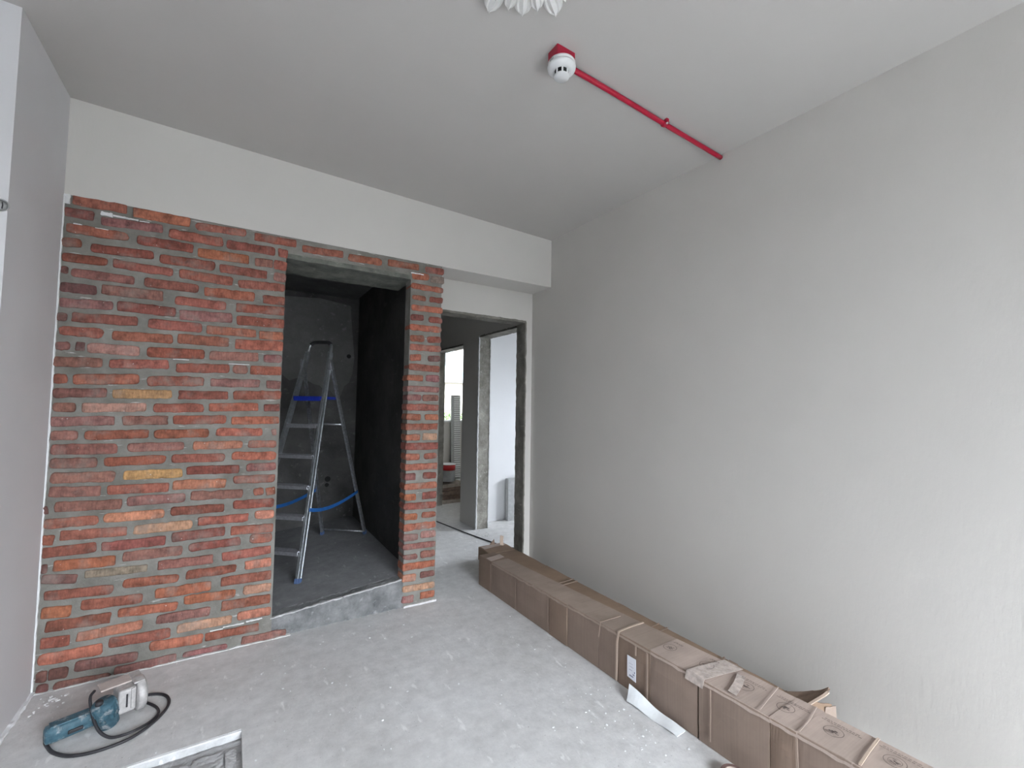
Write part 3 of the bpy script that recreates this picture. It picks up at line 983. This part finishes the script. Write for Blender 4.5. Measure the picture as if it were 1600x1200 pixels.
# pale torn edge strip that runs over the top and down the front, and other folds
strip([on_top(1.655, 0.98), on_top(1.655, 0.5, 0.005), on_top(1.650, 0.02, 0.005), on_front(1.649, 0.20), on_front(1.651, 0.1), on_front(1.654, 0.012)], 0.011, 'edge_strip', 'kraft_edge', box1, th=0.003)
strip([on_top(1.770, 0.75), on_top(1.778, 0.02), on_front(1.780, 0.17)], 0.006, 'edge_strip', 'kraft_fold', box1, th=0.003)
strip([on_front(1.462, 0.232), on_front(1.462, 0.12), on_front(1.463, 0.02)], 0.009, 'edge_strip', 'kraft_fold', box1, th=0.003)
strip([on_front(1.530, 0.235), on_front(1.530, 0.19)], 0.008, 'edge_strip', 'kraft_fold', box1, th=0.003)
strip([on_front(1.142, 0.235), on_front(1.142, 0.14), on_front(1.144, 0.03)], 0.006, 'edge_strip', 'kraft_fold', box1, th=0.003)
strip([on_front(0.818, 0.245), on_front(0.815, 0.12), on_front(0.815, 0.02)], 0.006, 'edge_strip', 'kraft_fold', box1, th=0.003)
strip([on_top(0.845, 0.97, 0.005), on_top(0.825, 0.5, 0.005), on_top(0.815, 0.03, 0.005)], 0.004, 'edge_strip', 'kraft_light', box1, th=0.002)
strip([on_top(0.655, 0.97, 0.005), on_top(0.648, 0.5, 0.006), on_top(0.640, 0.03, 0.005)], 0.008, 'edge_strip', 'kraft_edge', box1, th=0.003)
strip([on_top(0.985, 0.97, 0.005), on_top(0.968, 0.5, 0.005), on_top(0.950, 0.03, 0.005)], 0.004, 'edge_strip', 'kraft_light', box1, th=0.002)
for y in (2.895, 2.565, 2.207):
    strip([on_front(y + 0.006, 0.21, 0.006), on_front(y + 0.006, 0.12, 0.007), on_front(y + 0.007, 0.012, 0.005)], 0.010, 'edge_strip', 'cardboard', box1, th=0.002)
# broad clear tape crossing the top where the carton is patched
strip([on_top(1.175, 1.0, 0.005), on_top(1.195, 0.5, 0.006), on_top(1.215, 0.0, 0.006), on_front(1.22, 0.22, 0.006)], 0.085, 'packing_tape', 'packing_tape', box1)
strip([on_top(1.11, 0.75, 0.006), on_top(1.08, 0.4, 0.007), on_top(1.06, 0.05, 0.006)], 0.035, 'packing_tape', 'packing_tape', box1)
strip([on_top(2.98, 0.95, 0.003), on_top(2.96, 0.5, 0.003), on_top(2.945, 0.02, 0.003)], 0.075, 'packing_tape', 'kraft_light', box1)
# shipping label on the front
lab = MB()
lab.add([on_front(1.580, 0.172, 0.0105), on_front(1.527, 0.172, 0.0105), on_front(1.527, 0.066, 0.0105), on_front(1.580, 0.072, 0.0105),
         on_front(1.580, 0.172, 0.0085), on_front(1.527, 0.172, 0.0085), on_front(1.527, 0.066, 0.0085), on_front(1.580, 0.072, 0.0085)],
        [(0, 1, 2, 3), (7, 6, 5, 4), (0, 4, 5, 1), (1, 5, 6, 2), (2, 6, 7, 3), (3, 7, 4, 0)])
lab = lab.build('shipping_label', 'label_white', box1)
lab['label'] = 'small white shipping label'
q = MB()
for (ya, yb, za, zb) in ((1.566, 1.541, 0.087, 0.081), (1.568, 1.548, 0.112, 0.110), (1.566, 1.540, 0.127, 0.1255), (1.568, 1.545, 0.141, 0.1398), (1.536, 1.530, 0.112, 0.104), (1.545, 1.534, 0.098, 0.092)):
    q.add([on_front(ya, za, 0.0112), on_front(yb, za, 0.0112), on_front(yb, zb, 0.0112), on_front(ya, zb, 0.0112)], [(0, 1, 2, 3)])
q.build('label_text', 'label_print', lab)
# printed circles with small illegible lettering
rp = random.Random(3)
for k, (cy, s_) in enumerate(((1.413, 0.46), (1.232, 0.50), (1.055, 0.46), (0.903, 0.46), (0.750, 0.50), (0.585, 0.56))):
    q = MB()
    n_ = 36
    l, r, zt_ = pk(cy)
    cx = lerp(l, r, s_)
    ry, rx = 0.030, 0.031

    def tp(x, y):
        l_, r_, z_ = pk(y)
        return (x, y, z_ + 0.0068)
    for (ra, rb_) in ((1.0, 0.93),) + (((0.62, 0.57),) if k == 5 else ()):
        vs = []
        for i in range(n_):
            a = 2 * math.pi * i / n_
            vs += [tp(cx + rx * ra * math.cos(a), cy + ry * ra * math.sin(a)), tp(cx + rx * rb_ * math.cos(a), cy + ry * rb_ * math.sin(a))]
        q.add(vs, [(2 * i, 2 * ((i + 1) % n_), 2 * ((i + 1) % n_) + 1, 2 * i + 1) for i in range(n_)])
    for i in range(14):                                  # marks inside the circle
        a = rp.uniform(0, 6.28)
        rr_ = rp.uniform(0.0, 0.5)
        x, y = cx + rx * rr_ * math.cos(a), cy + ry * rr_ * math.sin(a)
        w_, h_ = rp.uniform(0.002, 0.006), rp.uniform(0.0012, 0.0026)
        q.add([tp(x - h_, y - w_), tp(x + h_, y - w_), tp(x + h_, y + w_), tp(x - h_, y + w_)], [(0, 1, 2, 3)])
    q.build('printed_circle', 'print_ink', box1)
    q = MB()
    if k in (0, 1):
        spans = ((0.055, 0.022, 0.020), (0.062, 0.018, 0.020))
    else:
        spans = ((0.044, 0.055, 0.055), (0.053, 0.048, 0.048))
    for (dx, a0, a1) in spans:
        y = cy + a0
        while y > cy - a1:
            w_ = rp.uniform(0.004, 0.011)
            x = cx + dx
            y2 = y - w_
            q.add([tp(x - 0.0016, y), tp(x + 0.0016, y), tp(x + 0.0016, y2), tp(x - 0.0016, y2)], [(0, 1, 2, 3)])
            y = y2 - rp.uniform(0.0012, 0.004)
    q.build('printed_lettering', 'print_ink', box1)

# flatter second package pushed against the wall, torn open at the near end
box2 = thing('flat_package', 'low flat cardboard package torn open beside the wall, behind the tall package', 'package', (0, 0, 0))
s2 = [3.575, 3.36, 2.90, 2.52, 2.12, 1.74, 1.38, 1.06]
for k in range(len(s2) - 1):
    ya, yb = s2[k] - 0.001, s2[k + 1] + 0.001
    nn = 7
    vs = []
    for i in range(nn + 1):
        y = lerp(ya, yb, i / nn)
        lx = 1.925 if y < 3.09 else 1.912
        z_ = 0.112 + 0.005 * nz(y, 1, k, 7) - 0.001 * (k % 2)
        vs += [(lx, y, 0.001), (lx, y, z_ - 0.004), (lx + 0.004, y, z_), (2.05, y, z_ + 0.002), (2.168, y, z_), (2.172, y, z_ - 0.004), (2.172, y, 0.001)]
    fs = [(i * 7 + j, (i + 1) * 7 + j, (i + 1) * 7 + (j + 1) % 7, i * 7 + (j + 1) % 7) for i in range(nn) for j in range(7)]
    fs += [tuple(range(7)), tuple(reversed(range(nn * 7, nn * 7 + 7)))]
    MB().add(vs, fs).build('cardboard_section', 'cardboard_tan', box2)
for y in (2.54, 2.50, 1.77, 1.71, 1.36):
    strip([Vector((1.93, y, 0.119)), Vector((2.05, y + 0.01, 0.121)), Vector((2.166, y + 0.02, 0.119))], 0.009, 'edge_strip', 'kraft_fold' if y > 2 else 'cardboard_dark', box2, th=0.002)
strip([Vector((1.95, 1.30, 0.119)), Vector((2.05, 1.31, 0.121)), Vector((2.165, 1.33, 0.119))], 0.045, 'packing_tape', 'cardboard_dark', box2)
# torn flaps at the near end
def quad_sheet(a, b_, c_, d_, wob, th_, seed):
    a, b_, c_, d_ = Vector(a), Vector(b_), Vector(c_), Vector(d_)

    def fn(u, v):
        q_ = a.lerp(b_, v).lerp(d_.lerp(c_, v), u)
        q_.z += wob * math.sin(5 * u + 3 * v + seed) + 0.5 * wob * math.sin(13 * v + seed)
        return q_
    return sheet(fn, 8, 10, th_)


quad_sheet((2.095, 1.10, 0.118), (2.035, 0.985, 0.124), (2.125, 0.915, 0.196), (2.150, 0.965, 0.182), 0.003, 0.004, 1).build('torn_flap', 'cardboard_dark', box2)
quad_sheet((2.142, 0.962, 0.182), (2.118, 0.917, 0.194), (2.168, 0.907, 0.212), (2.170, 0.915, 0.214), 0.002, 0.005, 2).build('torn_flap', 'cardboard_dark', box2)
strip([Vector((2.040, 0.976, 0.126)), Vector((2.075, 0.948, 0.158)), Vector((2.125, 0.911, 0.199)), Vector((2.150, 0.907, 0.206))], 0.010, 'torn_edge', 'kraft_edge', box2, th=0.006)
quad_sheet((2.09, 0.985, 0.012), (2.190, 0.905, 0.008), (2.196, 0.914, 0.140), (2.105, 0.975, 0.146), 0.003, 0.004, 3).build('torn_flap', 'cardboard_tan', box2)
quad_sheet((2.16, 0.935, 0.010), (2.200, 0.895, 0.010), (2.205, 0.902, 0.134), (2.168, 0.925, 0.130), 0.002, 0.004, 5).build('torn_flap', 'kraft_mid', box2)
quad_sheet((1.96, 1.09, 0.118), (2.10, 1.13, 0.118), (2.13, 1.06, 0.140), (2.00, 1.03, 0.126), 0.006, 0.003, 4).build('torn_flap', 'cardboard', box2)
# raised tabs at the far end
sheet(lambda u, v: (2.095 + 0.028 * v + 0.012 * u, 3.50 + 0.02 * math.sin(2 * u) - 0.012 * v, 0.116 + 0.085 * u - 0.01 * v * u), 5, 4, 0.003).build('torn_flap', 'kraft_edge', box2)
sheet(lambda u, v: (2.015 + 0.05 * v, 3.54 + 0.02 * u, 0.116 + 0.05 * u * v), 4, 4, 0.003).build('torn_flap', 'cardboard_dark', box2)
strip([Vector((1.916, 3.50, 0.119)), Vector((2.03, 3.515, 0.121)), Vector((2.15, 3.53, 0.119))], 0.07, 'packing_tape', 'kraft_light', box2)

# ================================================================== SMALL THINGS ON THE FLOOR
sh = sheet(lambda u, v: (1.616 + 0.050 * v - 0.030 * u * (1 - v) + 0.042 * u * (1 - 0.6 * v), 1.522 - 0.27 * u + 0.03 * v * (1 - u), 0.004 + 0.050 * v * (1 - 0.75 * u) ** 2 * (0.5 + 0.5 * v) + 0.004 * math.sin(9 * u)), 14, 8, 0.003)
tag(sh.build('foam_sheet', 'foam_white'), 'curled white foam sheet sticking out from under the tall package', 'packing foam')
roll = thing('tape_roll', 'small brown roll of tape lying on the floor at the bottom edge', 'tape roll', (1.628, 1.005, 0))
MB().lathe([(0.030, 0.0), (0.043, 0.0), (0.043, 0.03), (0.030, 0.03), (0.030, 0.0)], seg=28, smooth=False).build('tape', 'tape_roll', roll)
MB().lathe([(0.027, 0.0), (0.0298, 0.0), (0.0298, 0.031), (0.027, 0.031), (0.027, 0.0)], seg=28, smooth=False).build('core', 'kraft_light', roll)
q = MB()
rch = random.Random(11)


def chip(x, y, s_):
    if (x > 1.63 and y < 3.0 and x < 2.2) or (x > 1.575 and 1.2 < y < 1.57):
        return
    n_ = 5
    a0 = rch.uniform(0, 6)
    vs = [(x + s_ * rch.uniform(0.6, 1.1) * math.cos(a0 + 6.283 * i / n_), y + s_ * rch.uniform(0.5, 1.0) * math.sin(a0 + 6.283 * i / n_), 0.0005) for i in range(n_)]
    vs += [(a[0], a[1], 0.002 + rch.uniform(0, s_ * 0.4)) for a in vs]
    q.add(vs, [tuple(range(n_, 2 * n_))] + [(i, (i + 1) % n_, n_ + (i + 1) % n_, n_ + i) for i in range(n_)])


for i in range(70):
    chip(1.60 + rch.gauss(0, 0.10) - 0.05, 1.40 + rch.gauss(0, 0.16), rch.uniform(0.0015, 0.006))
for i in range(120):
    x, y = rch.uniform(-0.3, 1.6), rch.uniform(1.3, 2.95)
    if not (PX0 - 0.02 < x < PX1 + 0.02 and y < PY1 + 0.02):
        chip(x, y, rch.choice((0.0015, 0.002, 0.003, 0.004, 0.006)))
for i in range(25):
    chip(2.30 + rch.gauss(0, 0.07), 4.30 + rch.gauss(0, 0.1), rch.uniform(0.003, 0.012))
for i in range(20):
    chip(-0.70 + abs(rch.gauss(0, 0.05)), 2.93 - abs(rch.gauss(0, 0.08)), rch.uniform(0.003, 0.010))
o = q.build('plaster_chips', 'plaster_white', kind='stuff')
tag(o, 'white plaster and paint chips scattered over the concrete floor', 'debris')

# ---- power saw with its cord
saw = thing('power_saw', 'dusty teal and grey electric stone saw lying by the brick wall with its cord', 'power tool', (-0.44, 2.575, 0), math.radians(20))
# rear handle, a flattened tapering grip lying on the floor
poly = []
for i in range(20):
    a = 2 * math.pi * i / 20
    poly.append((0.030 * math.copysign(abs(math.cos(a)) ** 0.6, math.cos(a)), 0.033 * math.copysign(abs(math.sin(a)) ** 0.6, math.sin(a))))
vs, fs = [], []
secs = [(-0.155, 0.62), (-0.150, 0.90), (-0.13, 1.0), (-0.07, 0.98), (-0.02, 0.94), (0.01, 1.0)]
for (x, s_) in secs:
    vs += [(x, a * s_ + 0.0, 0.042 + b_ * s_) for (a, b_) in poly]
fs = [(i * 20 + k, i * 20 + (k + 1) % 20, (i + 1) * 20 + (k + 1) % 20, (i + 1) * 20 + k) for i in range(len(secs) - 1) for k in range(20)]
fs += [tuple(range(20)), tuple(range(100, 120))]
hd = MB().add(vs, fs, True).build('handle', 'tool_teal', saw)
MB().rbox(-0.14, -0.01, -0.020, 0.024, 0.070, 0.0765, 0.003).build('handle_cap', 'tool_teal', hd)
MB().rbox(-0.09, -0.045, -0.036, -0.026, 0.028, 0.042, 0.003).build('switch', 'rubber_black', hd)
# motor housing: ribbed cylinder standing across the handle, tilted
tm = Matrix.Rotation(math.radians(-14), 4, 'Y') @ Matrix.Rotation(math.radians(12), 4, 'X')
prof = [(0.0, 0.0), (0.030, 0.0), (0.036, 0.006), (0.037, 0.04), (0.040, 0.045), (0.040, 0.110), (0.036, 0.118), (0.0, 0.118)]
mt = MB().lathe(prof, (0.035, -0.036, 0.004), 28, tm).build('motor_housing', 'tool_teal', saw)
for k in range(10):
    a = math.radians(-150 + k * 22)
    pa = tm @ Vector((0.0405 * math.cos(a), 0.0405 * math.sin(a), 0.05)) + Vector((0.035, -0.036, 0.004))
    pb = tm @ Vector((0.0405 * math.cos(a), 0.0405 * math.sin(a), 0.105)) + Vector((0.035, -0.036, 0.004))
    MB().tube([pa, pb], 0.0022, 6).build('cooling_rib', 'tool_teal', mt)
MB().lathe([(0.0, 0), (0.013, 0), (0.014, 0.012), (0.010, 0.018), (0, 0.018)], tuple(tm @ Vector((-0.012, 0.0, 0.116)) + Vector((0.035, -0.036, 0.004))), 14).build('knob', 'rubber_black', saw)
# gear case and blade guard in cast alloy
MB().rbox(0.058, 0.120, -0.055, 0.045, 0.030, 0.130, 0.010, 3).build('gear_case', 'tool_alloy', saw)
gd = MB()
pr_ = [(0.0, 0.0), (0.066, 0.0), (0.070, 0.004), (0.070, 0.026), (0.066, 0.030), (0.0, 0.030)]
gmx = Matrix.Rotation(math.radians(90), 4, 'Y')
gd.lathe(pr_, (0.122, -0.012, 0.078), 36, gmx)
gd = gd.build('blade_guard', 'tool_alloy', saw)
MB().lathe([(0.0, 0), (0.060, 0), (0.060, 0.002), (0, 0.002)], (0.1535, -0.012, 0.075), 36, gmx).build('blade', 'steel_grey', saw)
MB().lathe([(0.0, 0), (0.016, 0), (0.014, 0.008), (0, 0.008)], (0.1555, -0.012, 0.075), 18, gmx).build('blade_nut', 'rubber_black', saw)
for z in (0.06, 0.078, 0.096):
    MB().rbox(0.084, 0.090, -0.059, -0.050, z - 0.004, z + 0.014, 0.001).build('adjuster_slot', 'rubber_black', saw)
MB().rbox(0.100, 0.110, -0.062, -0.052, 0.045, 0.128, 0.002).build('depth_guide', 'tool_alloy', saw)
MB().rbox(0.01, 0.128, 0.000, 0.072, 0.130, 0.137, 0.002).build('base_plate', 'tool_dust', saw)
MB().rbox(0.112, 0.150, -0.045, 0.062, 0.134, 0.142, 0.002).build('base_plate', 'tool_alloy', saw)
inv = Matrix.Rotation(-math.radians(20), 4, 'Z')


def sl(x, y, z):
    return inv @ Vector((x + 0.44, y - 2.575, z))


c1 = [(-0.560, 2.565, 0.04), (-0.585, 2.548, 0.012), (-0.566, 2.500, 0.007), (-0.535, 2.448, 0.007), (-0.479, 2.399, 0.007), (-0.401, 2.379, 0.007), (-0.308, 2.396, 0.007), (-0.244, 2.454, 0.007),
      (-0.203, 2.535, 0.007), (-0.196, 2.600, 0.007), (-0.216, 2.659, 0.007), (-0.263, 2.697, 0.007), (-0.345, 2.709, 0.010)]
c2 = [(-0.340, 2.700, 0.010), (-0.292, 2.652, 0.007), (-0.242, 2.583, 0.007), (-0.226, 2.525, 0.007), (-0.246, 2.476, 0.009), (-0.286, 2.436, 0.014), (-0.333, 2.427, 0.012), (-0.376, 2.445, 0.010),
      (-0.415, 2.475, 0.035), (-0.445, 2.520, 0.085), (-0.462, 2.57, 0.125), (-0.455, 2.60, 0.135)]
MB().tube(smooth_path([sl(*q_) for q_ in c1], 6), 0.0062, 8).build('power_cord', 'rubber_black', saw)
MB().tube(smooth_path([sl(*q_) for q_ in c2], 6), 0.0055, 8).build('power_cord', 'rubber_black', saw)

# ================================================================== CEILING THINGS
det = thing('smoke_detector', 'round white smoke detector on a red square box under the ceiling', 'smoke detector', (1.088, 1.388, hc(1.088)))
MB().rbox(-0.048, 0.044, -0.034, 0.030, -0.040, 0.0015, 0.003).build('mounting_box', 'red_plastic', det)
MB().lathe([(0, -0.040), (0.054, -0.040), (0.056, -0.043), (0.055, -0.056), (0.0, -0.056)], seg=40).build('base_ring', 'detector_white', det)
MB().lathe([(0, -0.056), (0.057, -0.056), (0.0585, -0.060), (0.056, -0.069), (0.047, -0.075), (0.040, -0.077), (0.037, -0.077), (0, -0.077)], seg=40).build('detector_body', 'detector_white', det)
MB().lathe([(0, -0.077), (0.029, -0.077), (0.029, -0.097), (0.0, -0.097)], seg=32).build('sensor_chamber', 'slot_black', det)
MB().lathe([(0, -0.096), (0.0315, -0.096), (0.0325, -0.098), (0.031, -0.102), (0, -0.103)], seg=36).build('sensor_cap', 'detector_white', det)
for k in range(8):
    a = 2 * math.pi * (k + 0.3) / 8
    mt_ = Matrix.Rotation(a, 4, 'Z')
    MB().rbox(0.0275, 0.0320, -0.0035, 0.0035, -0.0975, -0.076, 0.0006, 1, mt_).build('grille_bar', 'detector_white', det)
MB().rbox(-0.0585, -0.054, -0.016, 0.006, -0.053, -0.046, 0.0004, 1).build('name_plate', 'steel_grey', det)

con = thing('red_conduit', 'thin red conduit pipe running from detector to the right wall', 'pipe', (1.13, 1.41, hc(1.13) - 0.016))
ang = -math.atan(SL)
p0 = Vector((0, 0, 0))
p1 = Vector((XR - 1.13 - 0.002, 0.02, SL * (XR - 1.13)))
cpath = []
for i in range(21):
    s_ = i / 20
    q = p0.lerp(p1, s_)
    q.z += 0.003 * math.sin(math.pi * min(1, s_ / 0.55)) if s_ < 0.55 else 0
    cpath.append(q)
MB().tube(cpath, 0.0115, 14).build('pipe', 'red_plastic', con)
pc = p0.lerp(p1, 0.565)
MB().tube([pc - Vector((0.009, 0, 0)), pc + Vector((0.009, 0, 0))], 0.0150, 14).build('pipe_clip', 'red_plastic', con)
MB().rbox(pc.x - 0.009, pc.x + 0.009, pc.y - 0.024, pc.y - 0.008, pc.z - 0.004, pc.z + 0.017, 0.002).build('pipe_clip', 'red_plastic', con)
MB().lathe([(0, -0.006), (0.005, -0.006), (0.005, 0.003), (0, 0.003)], (pc.x, pc.y - 0.019, pc.z - 0.004), 10).build('screw', 'detector_white', con)

rose = thing('ceiling_rose', 'white plaster ceiling rose with curling leaf petals at the top edge', 'ceiling ornament', (0.715, 1.085, hc(0.715)))
MB().lathe([(0.0, -0.03), (0.10, -0.03), (0.16, -0.018), (0.20, -0.010), (0.215, 0.002), (0, 0.002)], seg=48).build('medallion_disc', 'rose_plaster', rose)


def petal(ang, r0, r1, w, h0, curl):
    def fn(u, v):
        s_ = v - 0.5
        wid = 2 * w * (0.55 + 0.45 * min(1, u / 0.7) if u < 0.76 else math.sqrt(max(0.01, 1 - ((u - 0.76) / 0.24) ** 2)))
        r = lerp(r0, r1, u)
        x, y = r, s_ * wid
        z = -h0 * (1 - (2 * s_) ** 2) * (0.45 + 0.55 * math.sin(math.pi * min(1, u * 0.95))) - curl * u * u - 0.004 * math.cos(s_ * 18)
        return (x * math.cos(ang) - y * math.sin(ang), x * math.sin(ang) + y * math.cos(ang), z - 0.002)
    return sheet(fn, 12, 10, 0.006)


for k in range(14):
    petal(2 * math.pi * (k + 0.35) / 14, 0.12, 0.262 + 0.022 * (k % 2), 0.036, 0.020, 0.014).build('petal', 'rose_plaster', rose)
for k in range(14):
    petal(2 * math.pi * (k + 0.85) / 14, 0.11, 0.238, 0.030, 0.028, 0.018).build('petal', 'rose_plaster', rose)
for k in range(10):
    petal(2 * math.pi * (k + 0.2) / 10, 0.03, 0.15, 0.028, 0.045, 0.012).build('petal', 'rose_plaster', rose)

sk = thing('socket_hole', 'small round open wiring box in the left wall', 'wiring box', (-0.765, YC, 2.10))
MB().lathe([(0.020, 0.0), (0.024, 0.0), (0.024, 0.003), (0.020, 0.003), (0.020, 0.0)], (0, 0.0, 0), 20, Matrix.Rotation(math.radians(90), 4, 'X')).build('ring', 'steel_grey', sk)
MB().lathe([(0.0, 0.0006), (0.020, 0.0006), (0.0, 0.0012)], (0, 0.0, 0), 20, Matrix.Rotation(math.radians(90), 4, 'X')).build('recess', 'board_grey', sk)
MB().tube([(0.004, -0.001, 0.012), (0.008, -0.008, 0.0), (0.006, -0.006, -0.014)], 0.002, 6).build('wire', 'rubber_black', sk)

# ================================================================== CORRIDOR AND ROOMS BEYOND
cb = [(1.95, 5.9, 0.006), (2.00, 5.4, 0.006), (2.085, 4.95, 0.006), (2.16, 4.45, 0.006), (2.21, 4.18, 0.006), (2.268, 3.90, 0.006), (2.325, 3.72, 0.006), (2.42, 3.60, 0.006), (2.60, 3.52, 0.006)]
tag(MB().tube(smooth_path(cb, 6), 0.006, 8).build('floor_cable', 'rubber_black'), 'black cable lying across the corridor floor through the doorways', 'cable')

can = thing('paint_can', 'metal paint can with red band and white rim on stacked planks', 'paint can', (2.635, 5.88, 0.30))
MB().lathe([(0, 0), (0.098, 0.0), (0.100, 0.005), (0.100, 0.155), (0, 0.155)], seg=32).build('can_body', 'can_grey', can)
MB().lathe([(0.0, 0.155), (0.1015, 0.155), (0.1015, 0.232), (0.0, 0.232)], seg=32).build('can_band', 'can_red', can)
MB().lathe([(0.0, 0.232), (0.104, 0.232), (0.106, 0.237), (0.104, 0.244), (0.094, 0.244), (0.092, 0.236), (0, 0.236)], seg=32).build('can_lid', 'can_white', can)

rw = random.Random(9)
plank_lab = ['bottom plank of the stack under the paint can, in the far room', 'second plank from the floor under the paint can', 'third plank from the floor under the paint can', 'dark short offcut in the plank stack under the paint can', 'topmost pale dusty board directly under the paint can']
zz = 0.0
for k, (th_, L_, w_, dx, rz, mt_) in enumerate(((0.05, 0.50, 0.30, 0.0, 5, 'dusty_wood'), (0.065, 0.50, 0.28, 0.01, -4, 'old_wood'), (0.055, 0.46, 0.26, 0.02, 7, 'old_wood'), (0.05, 0.40, 0.24, -0.02, -6, 'old_wood'), (0.05, 0.44, 0.28, -0.01, 10, 'dusty_wood'))):
    pm = Matrix.Translation((2.67 + dx, 5.93, zz)) @ Matrix.Rotation(math.radians(rz), 4, 'Z')
    o = MB().rbox(-L_ / 2, L_ / 2, -w_ / 2, w_ / 2, 0.001, th_, 0.004, 1, pm).build('wood_plank', mt_)
    tag(o, plank_lab[k], 'plank', 'planks stacked in the far room')
    zz += th_

rad = thing('ribbed_panel', 'tall narrow ribbed metal panel leaning under the far window', 'metal panel', (2.865, 6.12, 0.0))
rot = Matrix.Rotation(math.radians(-2.5), 4, 'X')
MB().rbox(-0.075, 0.075, -0.014, 0.014, 0.0, 1.53, 0.002, 1, rot).build('backing', 'steel_grey', rad)
for k in range(38):
    z = 0.30 + k * 0.032
    MB().rbox(-0.030, 0.073, -0.024, -0.0135, z, z + 0.017, 0.002, 1, rot).build('rib', 'detector_white', rad)
MB().rbox(-0.02, 0.07, -0.026, -0.014, 0.17, 0.27, 0.002, 1, rot).build('end_plate', 'facade_white', rad)

o = MB().rbox(2.84, 3.25, 4.575, 4.64, 0.001, 0.50, 0.004).build('grey_board', 'board_grey')
tag(o, 'grey board standing against the white wall of the bright room', 'board')

# ---- outside the far window
struct('ground', MB().box(-40, 60, 8.4, 60, -3.3, -3.2), 'paving')
struct('ground', MB().box(-40, 60, -40, -3.4, -3.3, -3.2), 'paving')
struct('ground', MB().box(5.5, 60, -3.4, 8.4, -3.3, -3.2), 'paving')
struct('upper_sky_blocker', MB().box(-30, 5.3, -3.2, 6.4, 3.12, 32), 'facade_cream')  # unseen mass added above the rooms to hold sky light off the facade
struct('street_sky_blocker', MB().box(-30, 30, -26, -18, -3.2, 3.0), 'paving')  # unseen block added behind the camera, cuts low sky at the front window
bld = thing('apartment_building', 'bright cream building with white glazed balcony seen through the far window', 'building', (11.3, 25, -3.2))
MB().box(-30, 30, 0.0, 8, 0.0, 30).build('wall', 'facade_cream', bld)
for lv in range(3):
    z0_ = 5.95 + 3.4 * (lv - 0) + 0.25
    if lv == 0:
        z0_ = 6.21
    for u in range(-4, 4):
        x0_ = 0.05 + u * 1.45
        wdw = MB().box(x0_ - 0.02, x0_ + 1.42, -0.10, 0.05, z0_, z0_ + 1.95).build('window', 'balcony_white', bld)
        for j in range(4):
            MB().box(x0_ + 0.04 + j * 0.35, x0_ + 0.04 + j * 0.35 + 0.29, -0.115, -0.09, z0_ + 0.10, z0_ + 1.05).build('pane', 'pane_glass', wdw)
        MB().box(x0_ + 0.10, x0_ + 0.62, -0.12, -0.09, z0_ + 1.1, z0_ + 1.9).build('blind', 'facade_beige', wdw)
        MB().box(x0_ + 0.74, x0_ + 1.34, -0.115, -0.09, z0_ + 1.1, z0_ + 1.9).build('pane', 'pane_glass', wdw)
    MB().box(-6.9, 6.9, -0.35, 0.05, z0_ - 0.26, z0_ - 0.001).build('balcony_ledge', 'balcony_white', bld)
rs = random.Random(4)
for k, x in enumerate((9.95, 11.2, 12.45)):
    q = MB()
    for i in range(420):
        a, e, r_ = rs.uniform(0, 6.283), rs.uniform(-0.3, 1.4), rs.uniform(0.45, 1.0)
        c_ = Vector((0.55 * r_ * math.cos(a) * math.cos(e), 0.55 * r_ * math.sin(a) * math.cos(e), 3.55 + 0.75 * r_ * math.sin(e)))
        d1 = Vector((rs.gauss(0, 1), rs.gauss(0, 1), rs.gauss(0, 1))).normalized()
        d2_ = d1.cross(Vector((rs.gauss(0, 1), rs.gauss(0, 1), rs.gauss(0, 1)))).normalized()
        s_ = rs.uniform(0.05, 0.11)
        q.add([c_ - d1 * s_, c_ + d2_ * s_ * 0.5, c_ + d1 * s_, c_ - d2_ * s_ * 0.5], [(0, 1, 2, 3)])
    shb = thing('shrub', ['leafy green shrub outside the far window, leftmost of three', 'leafy green shrub outside the far window, middle of three', 'leafy green shrub outside the far window, rightmost of three'][k], 'shrub', (x, 22.5, -3.2), 0, 'shrubs outside')
    q.build('foliage', 'foliage', shb, fix=False)
    MB().tube([(0, 0, 0), (0.05, 0.02, 1.6), (0, 0, 3.5)], [0.06, 0.05, 0.03], 8).build('stem', 'old_wood', shb)
